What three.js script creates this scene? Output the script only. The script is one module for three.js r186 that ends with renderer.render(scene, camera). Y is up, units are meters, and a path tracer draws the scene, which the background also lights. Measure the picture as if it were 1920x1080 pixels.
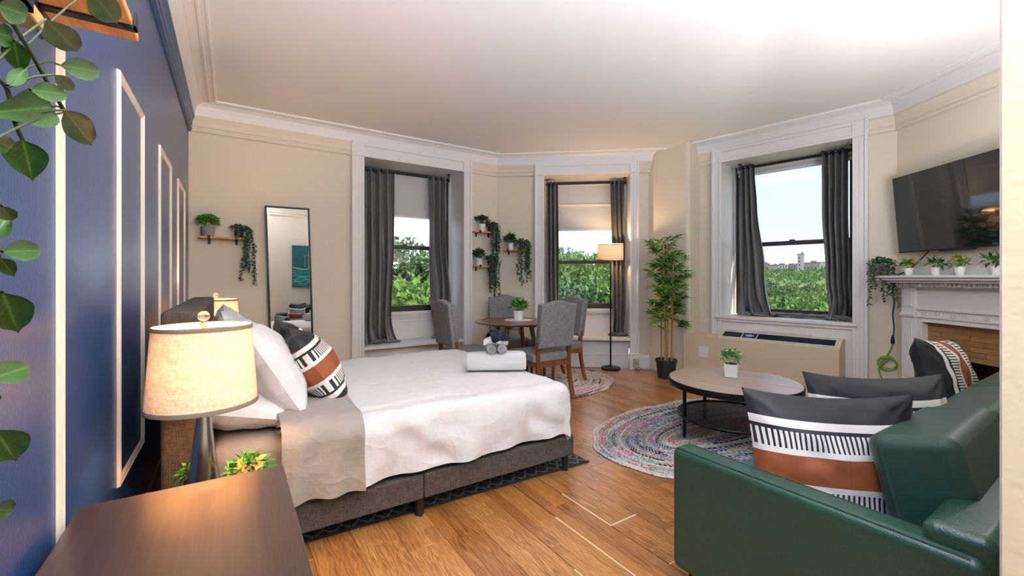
import * as THREE from 'three';
import { RoundedBoxGeometry } from 'three/addons/geometries/RoundedBoxGeometry.js';
import { mergeGeometries, mergeVertices, toCreasedNormals } from 'three/addons/utils/BufferGeometryUtils.js';
import { RectAreaLightUniformsLib } from 'three/addons/lights/RectAreaLightUniformsLib.js';
RectAreaLightUniformsLib.init();

// ------------------------------------------------------------------ camera, sky, sun, exposure
const scene = new THREE.Scene();
const FPX = 805, YAW = Math.atan(524 / FPX), EYE = 1.25;
const camera = new THREE.PerspectiveCamera(2 * Math.atan(540 / FPX) * 180 / Math.PI, 16 / 9, 0.02, 3000);
camera.position.set(0, EYE, 0);
camera.rotation.set(0, -YAW, 0);
camera.setViewOffset(1920, 1080, 0, 18, 1920, 1080);
const renderer = new THREE.WebGLRenderer({ antialias: true });
renderer.toneMapping = THREE.LinearToneMapping;
renderer.toneMappingExposure = 1.25;
renderer.shadowMap.enabled = true;

const V3 = (x, y, z) => new THREE.Vector3(x, y, z);
const PI = Math.PI, cos = Math.cos, sin = Math.sin, rad = (d) => d * PI / 180;
const clamp = (v, a = 0, b = 1) => Math.min(b, Math.max(a, v));
const lerp = (a, b, t) => a + (b - a) * t;
const smooth = (a, b, v) => { const t = clamp((v - a) / (b - a)); return t * t * (3 - 2 * t); };
function rng(seed) { let a = seed >>> 0; return () => { a = (a + 0x6D2B79F5) | 0; let t = Math.imul(a ^ (a >>> 15), 1 | a); t = (t + Math.imul(t ^ (t >>> 7), 61 | t)) ^ t; return ((t ^ (t >>> 14)) >>> 0) / 4294967296; }; }
// periodic value noise
const LAT = (() => { const r = rng(77), a = new Float32Array(65536); for (let i = 0; i < 65536; i++) a[i] = r(); return a; })();
function vnoise(x, y, px, py, seed = 0) {
  const xi = Math.floor(x), yi = Math.floor(y), fx = x - xi, fy = y - yi, sx = fx * fx * (3 - 2 * fx), sy = fy * fy * (3 - 2 * fy);
  const m = (a, p) => ((a % p) + p) % p, g = (i, j) => LAT[(m(i, px) * 131 + m(j, py) * 7919 + seed * 523) & 65535];
  return lerp(lerp(g(xi, yi), g(xi + 1, yi), sx), lerp(g(xi, yi + 1), g(xi + 1, yi + 1), sx), sy);
}
function fbm(u, v, fx, fy, oct = 4, seed = 0) { let s = 0, a = 0.5, t = 0; for (let i = 0; i < oct; i++) { s += a * vnoise(u * fx, v * fy, fx, fy, seed + i); t += a; a *= 0.5; fx *= 2; fy *= 2; } return s / t; }
const n3 = (x, y, z, s = 0) => (vnoise(x, y, 251, 251, s) + vnoise(y + 17.3, z, 251, 251, s + 3) + vnoise(z + 5.7, x + 9.1, 251, 251, s + 5)) / 3;

// sky: light blue with soft white cloud, same character all round
{
  const w = 1024, h = 512, d = new Float32Array(w * h * 4);
  for (let j = 0; j < h; j++) for (let i = 0; i < w; i++) {
    const el = ((j + 0.5) / h - 0.5) * 180, k = (j * w + i) * 4, u = i / w;
    const up = clamp(el / 90), e = Math.sin(rad(Math.max(el, 0)));
    let c = [lerp(0.76, 0.27, Math.pow(e, 0.36)), lerp(0.82, 0.48, Math.pow(e, 0.36)), lerp(0.96, 1.0, Math.pow(e, 0.36))];
    const band = 1 / (0.09 + e);
    const cl = smooth(0.40, 0.66, fbm(u, clamp(band / 12), 14, 7, 5, 11)) * smooth(0, 2, el);
    const cw = 1.0;
    c = c.map((x) => lerp(x, cw, cl * 0.7));
    if (el < 0) c = [0.30, 0.32, 0.27];
    d[k] = c[0]; d[k + 1] = c[1]; d[k + 2] = c[2]; d[k + 3] = 1;
  }
  const t = new THREE.DataTexture(d, w, h, THREE.RGBAFormat, THREE.FloatType);
  t.mapping = THREE.EquirectangularReflectionMapping; t.magFilter = THREE.LinearFilter; t.needsUpdate = true;
  scene.background = t; scene.backgroundIntensity = 1.4;
}
// sun: past the right-hand corner of the building, only grazing the right window's reveal
const sun = new THREE.DirectionalLight(0xfff1dc, 6.5);
sun.position.set(0.29 * 60, 0.64 * 60, 0.71 * 60); sun.target.position.set(0, 0, 0);
sun.castShadow = true; sun.shadow.radius = 2; Object.assign(sun.shadow.camera, { left: -80, right: 80, top: 80, bottom: -80, near: 1, far: 300 });
scene.add(sun, sun.target);

// ------------------------------------------------------------------ builders
const used = new Map();
function numbered(n) { const k = used.get(n) || 0; used.set(n, k + 1); return k ? n + '_' + String(k).padStart(3, '0') : n; }
function thing(name, label, category, [x, y, z] = [0, 0, 0], turn = 0, group) {
  const o = new THREE.Group(); o.name = numbered(name); o.position.set(x, y, z); o.rotation.y = turn; o.userData = { label, category };
  if (group) o.userData.group = group; scene.add(o); return o;
}
function part(parent, name, geo, mat, pos, rot) {
  const m = new THREE.Mesh(geo, mat); m.name = name; if (pos) m.position.set(...pos); if (rot) m.rotation.set(...rot);
  m.castShadow = m.receiveShadow = true; parent.add(m); return m;
}
function solo(name, label, category, geo, mat, pos, rot, group) { const m = part(scene, numbered(name), geo, mat, pos, rot); m.userData = { label, category }; if (group) m.userData.group = group; return m; }
function struct(name, geo, mat, label, pos, turn = 0) { const m = part(scene, name, geo, mat, pos, [0, turn, 0]); m.userData = { kind: 'structure', label, category: name.split('_')[0] }; return m; }
function structGroup(name, label, pos, turn = 0) { const g = new THREE.Group(); g.name = name; g.position.set(...pos); g.rotation.y = turn; g.userData = { kind: 'structure', label, category: name.split('_')[0] }; scene.add(g); return g; }

function boxUV(g, s = 1) { // uv in metres by dominant normal
  if (g.index) g = g.toNonIndexed(); if (!g.attributes.normal) g.computeVertexNormals();
  const p = g.attributes.position, n = g.attributes.normal, uv = new Float32Array(p.count * 2);
  for (let t = 0; t < p.count; t += 3) {
    let nx = 0, ny = 0, nz = 0; for (let k = 0; k < 3; k++) { nx += Math.abs(n.getX(t + k)); ny += Math.abs(n.getY(t + k)); nz += Math.abs(n.getZ(t + k)); }
    for (let k = 0; k < 3; k++) { const i = t + k, x = p.getX(i), y = p.getY(i), z = p.getZ(i);
      const [a, b] = ny >= nx && ny >= nz ? [x, z] : nx >= nz ? [z, y] : [x, y]; uv[2 * i] = a * s; uv[2 * i + 1] = b * s; }
  }
  g.setAttribute('uv', new THREE.BufferAttribute(uv, 2)); return g;
}
const box = (w, h, d, x = 0, y = 0, z = 0) => boxUV(new THREE.BoxGeometry(w, h, d).translate(x, y, z));
const rbox = (w, h, d, r = 0.01, x = 0, y = 0, z = 0, seg = 3) => boxUV(new RoundedBoxGeometry(w, h, d, seg, Math.min(r, w / 2.01, h / 2.01, d / 2.01)).translate(x, y, z));
const span = (x0, x1, y0, y1, z0, z1, r = 0) => r ? rbox(x1 - x0, y1 - y0, z1 - z0, r, (x0 + x1) / 2, (y0 + y1) / 2, (z0 + z1) / 2) : box(x1 - x0, y1 - y0, z1 - z0, (x0 + x1) / 2, (y0 + y1) / 2, (z0 + z1) / 2);
const lathe = (pts, seg = 32) => new THREE.LatheGeometry(pts.map(([r, y]) => new THREE.Vector2(r, y)), seg);
const clean = (g) => { const o = new THREE.BufferGeometry(); const q = g.index ? g.toNonIndexed() : g; for (const k of ['position', 'normal', 'uv']) o.setAttribute(k, q.attributes[k]); if (q.attributes.color) o.setAttribute('color', q.attributes.color); return o; };
const merge = (...gs) => mergeGeometries(gs.flat().map(clean));
function tube(pts, r, seg = 0, rs = 8, closed = false) { const c = new THREE.CatmullRomCurve3(pts.map((p) => Array.isArray(p) ? V3(...p) : p), closed); return new THREE.TubeGeometry(c, seg || pts.length * 8, r, rs, closed); }
function taper(a, b, ra, rb, seg = 8) { // tapered bar a->b
  const A = V3(...a), B = V3(...b), L = A.distanceTo(B), g = new THREE.CylinderGeometry(rb, ra, L, seg);
  g.translate(0, L / 2, 0); g.applyQuaternion(new THREE.Quaternion().setFromUnitVectors(V3(0, 1, 0), B.clone().sub(A).normalize())); return g.translate(A.x, A.y, A.z);
}
function extrude(pts, depth, bevel = 0, holes = []) { // shape in xy, extruded along +z
  const s = new THREE.Shape(pts.map((p) => new THREE.Vector2(p[0], p[1])));
  for (const h of holes) s.holes.push(new THREE.Path(h.map((p) => new THREE.Vector2(p[0], p[1]))));
  return boxUV(new THREE.ExtrudeGeometry(s, { depth, bevelEnabled: bevel > 0, bevelThickness: bevel, bevelSize: bevel, bevelOffset: -bevel, bevelSegments: 2, curveSegments: 16 }));
}
const rect = (x0, x1, y0, y1) => [[x0, y0], [x1, y0], [x1, y1], [x0, y1]];
// sweep a profile [[offset into room, y], ...] along wall lines [[x,z], ...]; the room is on the right of the path
function sweep(path, prof) {
  const n = path.length, seg = []; for (let i = 0; i < n - 1; i++) { const dx = path[i + 1][0] - path[i][0], dz = path[i + 1][1] - path[i][1], l = Math.hypot(dx, dz); seg.push([dx / l, dz / l, l]); }
  const at = (i, o) => { const a = seg[Math.max(0, i - 1)], b = seg[Math.min(n - 2, i)], na = [-a[1], a[0]], nb = [-b[1], b[0]]; const k = 1 + na[0] * nb[0] + na[1] * nb[1]; return [path[i][0] + (na[0] + nb[0]) / k * o, path[i][1] + (na[1] + nb[1]) / k * o]; };
  const pos = [], uv = []; let L = 0;
  for (let i = 0; i < n - 1; i++) {
    let q = 0;
    for (let j = 0; j < prof.length - 1; j++) {
      const [o0, y0] = prof[j], [o1, y1] = prof[j + 1], a = at(i, o0), b = at(i + 1, o0), c = at(i + 1, o1), d = at(i, o1), dl = Math.hypot(o1 - o0, y1 - y0);
      const P = [[a[0], y0, a[1]], [b[0], y0, b[1]], [c[0], y1, c[1]], [d[0], y1, d[1]]], U = [[L, q], [L + seg[i][2], q], [L + seg[i][2], q + dl], [L, q + dl]];
      for (const k of [0, 1, 2, 0, 2, 3]) { pos.push(...P[k]); uv.push(...U[k]); } q += dl;
    }
    L += seg[i][2];
  }
  for (const e of [0, n - 1]) { // end caps
    const c = prof.map(([o, y]) => { const a = at(e, o); return [a[0], y, a[1]]; });
    for (let j = 1; j < c.length - 1; j++) { pos.push(...c[0], ...c[j], ...c[j + 1]); uv.push(0, 0, 0, 0, 0, 0); }
  }
  const g = new THREE.BufferGeometry(); g.setAttribute('position', new THREE.Float32BufferAttribute(pos, 3)); g.setAttribute('uv', new THREE.Float32BufferAttribute(uv, 2)); g.computeVertexNormals(); return g;
}
// grid surface f(a,b) -> [x,y,z], a,b in 0..1
function grid(na, nb, f, uvf) {
  const pos = [], uv = [], idx = [];
  for (let j = 0; j <= nb; j++) for (let i = 0; i <= na; i++) { const a = i / na, b = j / nb; pos.push(...f(a, b)); uv.push(...(uvf ? uvf(a, b) : [a, b])); }
  for (let j = 0; j < nb; j++) for (let i = 0; i < na; i++) { const k = j * (na + 1) + i; idx.push(k, k + 1, k + na + 2, k, k + na + 2, k + na + 1); }
  const g = new THREE.BufferGeometry(); g.setAttribute('position', new THREE.Float32BufferAttribute(pos, 3)); g.setAttribute('uv', new THREE.Float32BufferAttribute(uv, 2)); g.setIndex(idx); g.computeVertexNormals(); return g;
}

// ------------------------------------------------------------------ textures
function tex(w, h, f, srgb = false) {
  const d = new Uint8Array(w * h * 4);
  for (let j = 0; j < h; j++) for (let i = 0; i < w; i++) { const c = f(i / w, j / h, i, j), k = (j * w + i) * 4; if (typeof c === 'number') d[k] = d[k + 1] = d[k + 2] = clamp(c, 0, 1) * 255; else { d[k] = clamp(c[0], 0, 255); d[k + 1] = clamp(c[1], 0, 255); d[k + 2] = clamp(c[2], 0, 255); } d[k + 3] = 255; }
  const t = new THREE.DataTexture(d, w, h, THREE.RGBAFormat); t.wrapS = t.wrapT = THREE.RepeatWrapping; t.magFilter = THREE.LinearFilter; t.minFilter = THREE.LinearMipmapLinearFilter; t.generateMipmaps = true; if (srgb) t.colorSpace = THREE.SRGBColorSpace; t.needsUpdate = true; return t;
}
const rep = (t, x, y = x) => { const c = t.clone(); c.repeat.set(x, y); c.needsUpdate = true; return c; };
const plasterT = tex(512, 512, (u, v) => 0.6 * fbm(u, v, 5, 5, 5, 1) + 0.4 * fbm(u, v, 40, 40, 2, 9));
const peelT = tex(256, 256, (u, v) => fbm(u, v, 26, 26, 3, 4));
const crinkleT = tex(1024, 1024, (u, v) => { const r = (fx, fy, s) => 1 - Math.abs(fbm(u + 0.03 * sin(v * 6.283), v, fx, fy, 3, s) * 2 - 1); return 0.45 * Math.pow(r(5, 9, 3), 3) + 0.3 * Math.pow(r(12, 8, 14), 3) + 0.25 * Math.pow(r(22, 26, 25), 2); });
const weaveT = tex(128, 128, (u, v, i, j) => { const a = 0.5 + 0.5 * sin(i * PI / 2), b = 0.5 + 0.5 * sin(j * PI / 2); return 0.25 * ((((i >> 1) + (j >> 1)) & 1) ? a : b) + 0.35 + 0.4 * vnoise(u * 64, v * 20, 64, 20, 2) * vnoise(u * 20, v * 64, 20, 64, 5); });
const linenC = (r, g, b, k = 26) => tex(256, 256, (u, v) => { const n = (vnoise(u * 128, v * 12, 128, 12, 2) - 0.5) + (vnoise(u * 12, v * 128, 12, 128, 6) - 0.5) + 0.4 * (fbm(u, v, 4, 4, 3, 8) - 0.5); return [r + n * k, g + n * k, b + n * k]; }, true);
const woodC = (base, dark, fx = 3, seed = 1, k = 1) => tex(512, 512, (u, v) => { // grain along v
  const w = fbm(u, v, 4, 1, 3, seed) * 2.2, ring = 0.5 + 0.5 * sin((u * 14 + w * 3) * PI * 2 * fx / 3), fine = vnoise(u * 180, v * 6, 180, 6, seed + 3);
  const t = clamp(0.5 * ring * k + 0.5 * fine + 0.4 * (fbm(u, v, 6, 2, 3, seed + 7) - 0.5)); return [0, 1, 2].map((q) => lerp(base[q], dark[q], t)); }, true);
const std = (o) => new THREE.MeshStandardMaterial({ side: THREE.DoubleSide, ...o });
const phys = (o) => new THREE.MeshPhysicalMaterial({ side: THREE.DoubleSide, ...o });

// oak laminate: rows of plank, three strips each, grain along u
const STRIPS = 12;
const oakT = tex(2048, 1024, (u, v) => {
  const row = Math.floor(v * STRIPS), pl = Math.floor(row / 3), sv = v * STRIPS - row;
  const off = LAT[row * 37 + 11], cells = 3, cu = ((u + off) % 1) * cells, ci = Math.floor(cu), r = LAT[row * 91 + ci * 17 + 5], r2 = LAT[row * 53 + ci * 29 + 77];
  const w = fbm(u, v, 10, 26, 3, 21), fine = vnoise(u * 60, v * 480, 60, 480, 33);
  const cath = 0.5 + 0.5 * sin((sv * (2.5 + 3 * r2) + 5 * w + 1.6 * fbm(u, v, 5, STRIPS, 2, 50 + ci)) * PI * 2);
  let t = 0.46 * cath * (0.3 + r2) + 0.46 * fine + 0.42 * (r - 0.5) + 0.18;
  const edge = sv < 0.03 || sv > 0.97 ? 0.12 : 0; t = clamp(t + edge);
  return [lerp(212, 120, t), lerp(154, 74, t), lerp(94, 34, t)];
}, true);
const oakB = tex(512, 512, (u, v) => 0.5 * vnoise(u * 20, v * 220, 20, 220, 3) + 0.5 * fbm(u, v, 6, 24, 3, 8));

// ------------------------------------------------------------------ materials
const M = {};
M.cream = std({ color: 0xddd3c0, roughness: 0.75, bumpMap: rep(plasterT, 0.9), bumpScale: 0.002 });
M.creamTrim = std({ color: 0xded4c2, roughness: 0.55 });
M.white = std({ color: 0xe7e5e2, roughness: 0.45, bumpMap: rep(plasterT, 2), bumpScale: 0.0008 });
M.ceiling = std({ color: 0xebeae7, roughness: 0.85, bumpMap: rep(plasterT, 0.5), bumpScale: 0.003 });
M.blue = phys({ color: 0x214478, roughness: 0.36, bumpMap: rep(peelT, 6), bumpScale: 0.0006, clearcoat: 0.25, clearcoatRoughness: 0.3 });
M.blueTrim = phys({ color: 0x254672, roughness: 0.35 });
M.moulding = std({ color: 0xddd2c2, roughness: 0.45 });
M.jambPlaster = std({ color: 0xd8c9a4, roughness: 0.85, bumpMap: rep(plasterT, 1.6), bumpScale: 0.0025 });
M.subfloor = std({ color: 0xe2cfae, roughness: 0.8 });
M.oak = [0, 1, 2, 3].map((k) => { const t = oakT.clone(); t.repeat.set(1 / 2.4, 1 / 0.76); t.needsUpdate = true; return phys({ map: t, color: [0xffffff, 0xf4ece4, 0xfff6ec, 0xeee6dd][k], roughness: 0.32, bumpMap: rep(oakB, 0.8), bumpScale: 0.0004, clearcoat: 0.5, clearcoatRoughness: 0.2 }); });
M.bronze = std({ color: 0x3a3632, roughness: 0.45, metalness: 0.3 });
M.black = std({ color: 0x17171a, roughness: 0.45 });
M.blackMetal = std({ color: 0x1c1c1d, roughness: 0.4, metalness: 0.5 });
M.glass = phys({ color: 0xffffff, transmission: 1, roughness: 0, thickness: 0, ior: 1.45 });
M.shade = phys({ color: 0xd8d8d6, roughness: 0.9, transmission: 0.18, thickness: 0 });
M.curtain = phys({ color: 0x6b6a68, roughness: 0.42, sheen: 0.6, sheenRoughness: 0.4, sheenColor: new THREE.Color(0x8a8a88), bumpMap: rep(weaveT, 40), bumpScale: 0.0003 });
M.espresso = phys({ map: rep(woodC([74, 52, 45], [48, 32, 28], 3, 5, 0.5), 1.6, 0.8), roughness: 0.33, clearcoat: 0.3, clearcoatRoughness: 0.3 });
M.bedFabric = std({ map: rep(linenC(74, 65, 58, 26), 5), roughness: 0.95, bumpMap: rep(weaveT, 16), bumpScale: 0.0006 });
M.bedLeg = std({ color: 0x191715, roughness: 0.5 });
M.sheet = std({ color: 0x8c847e, roughness: 0.8, bumpMap: rep(crinkleT, 0.9), bumpScale: 0.007 });
M.foldGrey = std({ color: 0x968f89, roughness: 0.8, bumpMap: rep(crinkleT, 0.9), bumpScale: 0.0065 });
M.duvet = std({ color: 0xd9d7d5, roughness: 0.85, bumpMap: rep(crinkleT, 0.8), bumpScale: 0.0065 });
M.pillowWhite = std({ color: 0xdad8d7, roughness: 0.85, bumpMap: rep(crinkleT, 0.55), bumpScale: 0.008 });
M.pillowGrey = std({ color: 0xb3afad, roughness: 0.85, bumpMap: rep(crinkleT, 0.55), bumpScale: 0.008 });
M.towel = std({ color: 0xeae9e7, roughness: 1, bumpMap: rep(peelT, 18), bumpScale: 0.003 });
M.navyTowel = std({ color: 0x1e2a3f, roughness: 1, bumpMap: rep(peelT, 18), bumpScale: 0.003 });
M.chairFabric = std({ map: rep(linenC(124, 123, 123, 36), 6), roughness: 0.95, bumpMap: rep(weaveT, 20), bumpScale: 0.0006 });
M.walnut = phys({ map: rep(woodC([150, 88, 54], [98, 52, 30], 2, 9, 0.7), 2, 1), roughness: 0.38, clearcoat: 0.2, clearcoatRoughness: 0.3 });
M.darkWalnut = phys({ map: rep(woodC([136, 88, 62], [90, 54, 38], 2, 12, 0.7), 2, 1), roughness: 0.32, clearcoat: 0.3, clearcoatRoughness: 0.25 });
M.greyWood = phys({ map: rep(woodC([196, 178, 160], [150, 132, 116], 2, 15, 0.8), 1.5, 0.8), roughness: 0.38, clearcoat: 0.2, clearcoatRoughness: 0.3 });
M.shelfWood = std({ map: rep(woodC([222, 172, 112], [186, 128, 72], 1.4, 19, 0.9), 2, 1), roughness: 0.55 });
M.leather = phys({ color: 0x1b4033, roughness: 0.36, bumpMap: rep(peelT, 14), bumpScale: 0.0009, clearcoat: 0.25, clearcoatRoughness: 0.35 });
M.linenShade = phys({ map: rep(linenC(228, 205, 176, 44), 3), roughness: 0.95, transmission: 0.07, thickness: 0 });
M.shadeTrim = std({ color: 0x7d7166, roughness: 0.9 });
M.nickel = std({ color: 0xb9b4ae, roughness: 0.24, metalness: 1 });
M.glassBall = phys({ color: 0xfff6ea, transmission: 0.9, roughness: 0.08, thickness: 0.03, ior: 1.45 });
M.bulb = std({ color: 0xffffff, emissive: 0xffdcae, emissiveIntensity: 2 });
M.potWhite = std({ color: 0xe9e7e3, roughness: 0.5 });
M.potGrey = std({ color: 0x8f8d8b, roughness: 0.8 });
M.potBrown = std({ color: 0x7a655c, roughness: 0.8 });
M.potBlack = std({ color: 0x26262a, roughness: 0.6 });
M.soil = std({ color: 0x3a2c22, roughness: 1 });
M.leafV = phys({ vertexColors: true, roughness: 0.5, transmission: 0.12, thickness: 0 });
M.stem = std({ color: 0x3c5a2a, roughness: 0.7 });
M.cane = std({ color: 0xa98a55, roughness: 0.6 });
M.ptac = std({ color: 0xd9c8aa, roughness: 0.6, bumpMap: rep(plasterT, 2), bumpScale: 0.0008 });
M.tvScreen = phys({ color: 0x0b0d12, roughness: 0.06, clearcoat: 1, clearcoatRoughness: 0.03 });
M.brick = [0x9c7349, 0x987046, 0xa0774d, 0x956d44].map((c) => std({ color: c, roughness: 0.75, bumpMap: rep(plasterT, 3), bumpScale: 0.003 }));
M.mortar = std({ color: 0x84603b, roughness: 0.95 });
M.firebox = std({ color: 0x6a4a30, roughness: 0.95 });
M.cord = std({ color: 0x16161a, roughness: 0.5 });
M.greenCord = std({ color: 0x77a82e, roughness: 0.45 });
M.chrome = std({ color: 0xdadada, roughness: 0.12, metalness: 1 });
M.mirror = std({ color: 0xf2f2f2, roughness: 0.0, metalness: 1 });

// ------------------------------------------------------------------ room shell
const XB = -0.365, ZM = -5.305, HC = 2.98, RAIL = 2.863;
const A = [XB, 2.2], B = [XB, ZM], C = [3.196, ZM], D = [5.065, -3.742], E = [5.487, -1.475], F = [4.63, -0.2], G = [1.36, -0.2], H = [1.36, 2.2];
const room = [A, B, C, D, E, F, G, H];
const frame = (p, q) => ({ o: p, turn: -Math.atan2(q[1] - p[1], q[0] - p[0]), len: Math.hypot(q[0] - p[0], q[1] - p[1]) });
const W1 = frame(B, C), W2 = frame(C, D), W3 = frame(D, E), WT = frame(E, F);
const toWorld = (w, s, y, d) => { const c = cos(w.turn), n = sin(w.turn); return [w.o[0] + s * c + d * n, y, w.o[1] - s * n + d * c]; };

// floor of oak planks
{
  const floor = structGroup('floor', 'honey oak laminate plank floor with worn pale seams', [0, 0, 0]);
  part(floor, 'subfloor', span(-0.5, 6, -0.12, -0.0125, -5.9, 2.4), M.subfloor);
  const PW = 0.186, r = rng(5);
  const zr = (x) => { const zs = []; for (let i = 0; i < room.length; i++) { const p = room[i], q = room[(i + 1) % room.length]; if ((p[0] - x) * (q[0] - x) < 0) zs.push(p[1] + (q[1] - p[1]) * (x - p[0]) / (q[0] - p[0])); } return [Math.min(...zs), Math.max(...zs)]; };
  const plank = (x0, x1, z0, z1, k) => {
    const b = 0.0012, y = 0, yb = -b, y0 = -0.0125, P = [[x0, y0, z0], [x1, y0, z0], [x1, y0, z1], [x0, y0, z1], [x0, yb, z0], [x1, yb, z0], [x1, yb, z1], [x0, yb, z1], [x0 + b, y, z0 + b], [x1 - b, y, z0 + b], [x1 - b, y, z1 - b], [x0 + b, y, z1 - b]];
    const F4 = [[8, 11, 10, 9], [4, 8, 9, 5], [5, 9, 10, 6], [6, 10, 11, 7], [7, 11, 8, 4], [0, 4, 5, 1], [1, 5, 6, 2], [2, 6, 7, 3], [3, 7, 4, 0]];
    const pos = [], uv = [], ou = r() * 2.4, ov = Math.floor(r() * 4) * 0.19;
    for (const f of F4) for (const i of [0, 1, 2, 0, 2, 3]) { const p = P[f[i]]; pos.push(...p); uv.push(p[2] - z0 + ou, (p[0] - x0) * 0.186 / 0.186 + ov + 0.002); }
    const g = new THREE.BufferGeometry(); g.setAttribute('position', new THREE.Float32BufferAttribute(pos, 3)); g.setAttribute('uv', new THREE.Float32BufferAttribute(uv, 2)); g.computeVertexNormals();
    part(floor, 'plank', g, M.oak[k]);
  };
  const X0 = 1.604 - 11 * PW; let n = 0;
  for (let c = 0; X0 + c * PW < 5.6; c++) {
    const x0 = X0 + c * PW, x1 = x0 + PW; if (x1 < XB) continue;
    const xa = Math.max(x0, XB - 0.03), xb = Math.min(x1, 5.53);
    const ra = zr(clamp((xa + xb) / 2, XB + 0.01, 5.47)), ra1 = zr(clamp(xa, XB + 0.01, 5.47)), rb1 = zr(clamp(xb, XB + 0.01, 5.47));
    const zmin = Math.min(ra[0], ra1[0], rb1[0]) - 0.04, zmax = Math.max(ra[1], ra1[1], rb1[1]) + 0.04;
    let z = c === 11 ? -1.5475 : -1.5475 + [0.41, 0.83, 0.17, 0.62, 1.03][c % 5] + 0.06 * r();
    while (z > zmin) z -= 1.2;
    for (; z < zmax; z += 1.2) {
      const za = Math.max(z, zmin), zb = Math.min(z + 1.2, zmax); if (zb - za < 0.02) continue;
      const gap = 0.0006; // some boards have drifted apart and show a pale seam
      let l = xa + gap, rgt = xb - gap, z0 = za + gap, z1 = zb - gap;
      if (c === 10 && za < -1.3 && zb > -1.3) rgt -= 0.004;
      if (c === 10 && za < -1.0 && zb > -1.9) l += 0.005;
      if (c === 11 && Math.abs(za + 1.5475) < 0.01) z0 += 0.006;
      if (c === 12 && za < -0.9 && zb > -1.3) l += 0.003;
      if (c === 9 && za < -0.9 && zb > -1.6) l += 0.003;
      plank(l, rgt, z0, z1, Math.floor(r() * 4)); n++;
    }
  }
}
{ // pale filler squeezed out of the drifted joints
  const fl = scene.getObjectByName('floor');
  for (const [x0, x1, z0, z1] of [[1.601, 1.607, -1.93, -1.545], [1.602, 1.79, -1.551, -1.545], [1.415, 1.421, -1.76, -1.22], [1.229, 1.234, -1.40, -1.15], [1.60, 1.79, -1.20, -1.196]]) part(fl, 'seam_filler', span(x0, x1, -0.008, 0.0007, z0, z1), M.subfloor);
}
struct('ceiling', span(-0.6, 6.2, HC, HC + 0.15, -6.0, 2.5), M.ceiling, 'plain white plaster ceiling');
// walls with thickness
const wallShape = (w, x0, x1, hole) => extrude(rect(x0, x1, -0.12, HC + 0.02), 0.14, 0, hole ? [rect(...hole)] : []).translate(0, 0, -0.14);
const wallLeft = struct('wall_left', span(XB - 0.14, XB, -0.12, HC + 0.02, ZM - 0.14, 2.3), M.blue, 'glossy navy blue painted accent wall');
struct('wall_back', wallShape(W1, XB - 0.14 - B[0], 3.28 - B[0], [1.28 - B[0], 2.67 - B[0], 0.0, 2.74]), M.cream, 'cream back wall carrying the tall mirror', [B[0], 0, B[1]], W1.turn);
struct('wall_bay', wallShape(W2, -0.06, W2.len + 0.06, [0.64, 1.90, 0.0, 2.74]), M.cream, 'cream angled bay wall behind the floor lamp', [C[0], 0, C[1]], W2.turn);
struct('wall_right', wallShape(W3, -0.06, W3.len + 0.06, [0.63, 2.0, 0.75, 2.74]), M.cream, 'cream wall around the wide right window', [D[0], 0, D[1]], W3.turn);
struct('wall_fireplace', wallShape(WT, -0.06, WT.len + 0.1, [0.36, 1.21, 0.0, 0.74]), M.cream, 'cream wall behind the television and mantel', [E[0], 0, E[1]], WT.turn);
struct('wall_partition', span(1.37, 4.9, -0.12, HC + 0.02, -0.2, 0.0), M.cream, 'cream partition wall behind the green sofa');
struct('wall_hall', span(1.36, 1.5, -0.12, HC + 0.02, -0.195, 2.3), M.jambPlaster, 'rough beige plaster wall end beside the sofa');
struct('wall_front', span(XB - 0.1, 1.45, -0.12, HC + 0.02, 2.2, 2.34), M.cream, 'cream wall closing the entrance hall');
// chase column between the bay and the right window
{
  const s = new THREE.Shape(), x = 4.82, z = 3.33, R = 0.05; // x, -z
  s.moveTo(x, 3.95); s.lineTo(x, z + R); s.absarc(x + R, z + R, R, PI, 1.5 * PI, false); s.lineTo(5.10, z + 0.04); s.absarc(5.10, z + 0.09, 0.05, -PI / 2, 0.2, false); s.lineTo(5.15, 3.95); s.closePath();
  const g = new THREE.ExtrudeGeometry(s, { depth: HC, bevelEnabled: false, curveSegments: 10 }).rotateX(-PI / 2);
  struct('wall_column', g, M.cream, 'cream rounded pipe chase column behind the bamboo');
}
// picture rail, crown and ceiling border
const railProf = [[0, RAIL], [0.05, RAIL], [0.052, RAIL - 0.02], [0.035, RAIL - 0.06], [0.03, RAIL - 0.10], [0.018, RAIL - 0.108], [0.018, RAIL - 0.125], [0.03, RAIL - 0.13], [0.026, RAIL - 0.15], [0.008, RAIL - 0.158], [0, RAIL - 0.158]];
const crownProf = [[0, RAIL], [0.052, RAIL], [0.056, RAIL + 0.02], [0.06, RAIL + 0.05], [0.075, RAIL + 0.09], [0.10, HC - 0.008], [0.112, HC - 0.010], [0.115, HC]];
const borderProf = [[0.165, HC], [0.168, HC - 0.012], [0.182, HC - 0.016], [0.188, HC - 0.008], [0.215, HC - 0.008], [0.22, HC - 0.018], [0.232, HC - 0.018], [0.238, HC]];
struct('trim_1', sweep([A, B], railProf), M.blueTrim, 'navy blue picture rail along the accent wall');
struct('trim_2', sweep([B, C, D, E, F, G], railProf), M.creamTrim, 'cream picture rail around the bay');
struct('trim_3', sweep([A, B, C, D, E, F, G], crownProf), M.white, 'white cove cornice under the ceiling');
struct('trim_4', sweep([A, B, C, D, E, F, G], borderProf), M.ceiling, 'thin white ceiling border moulding');
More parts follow.
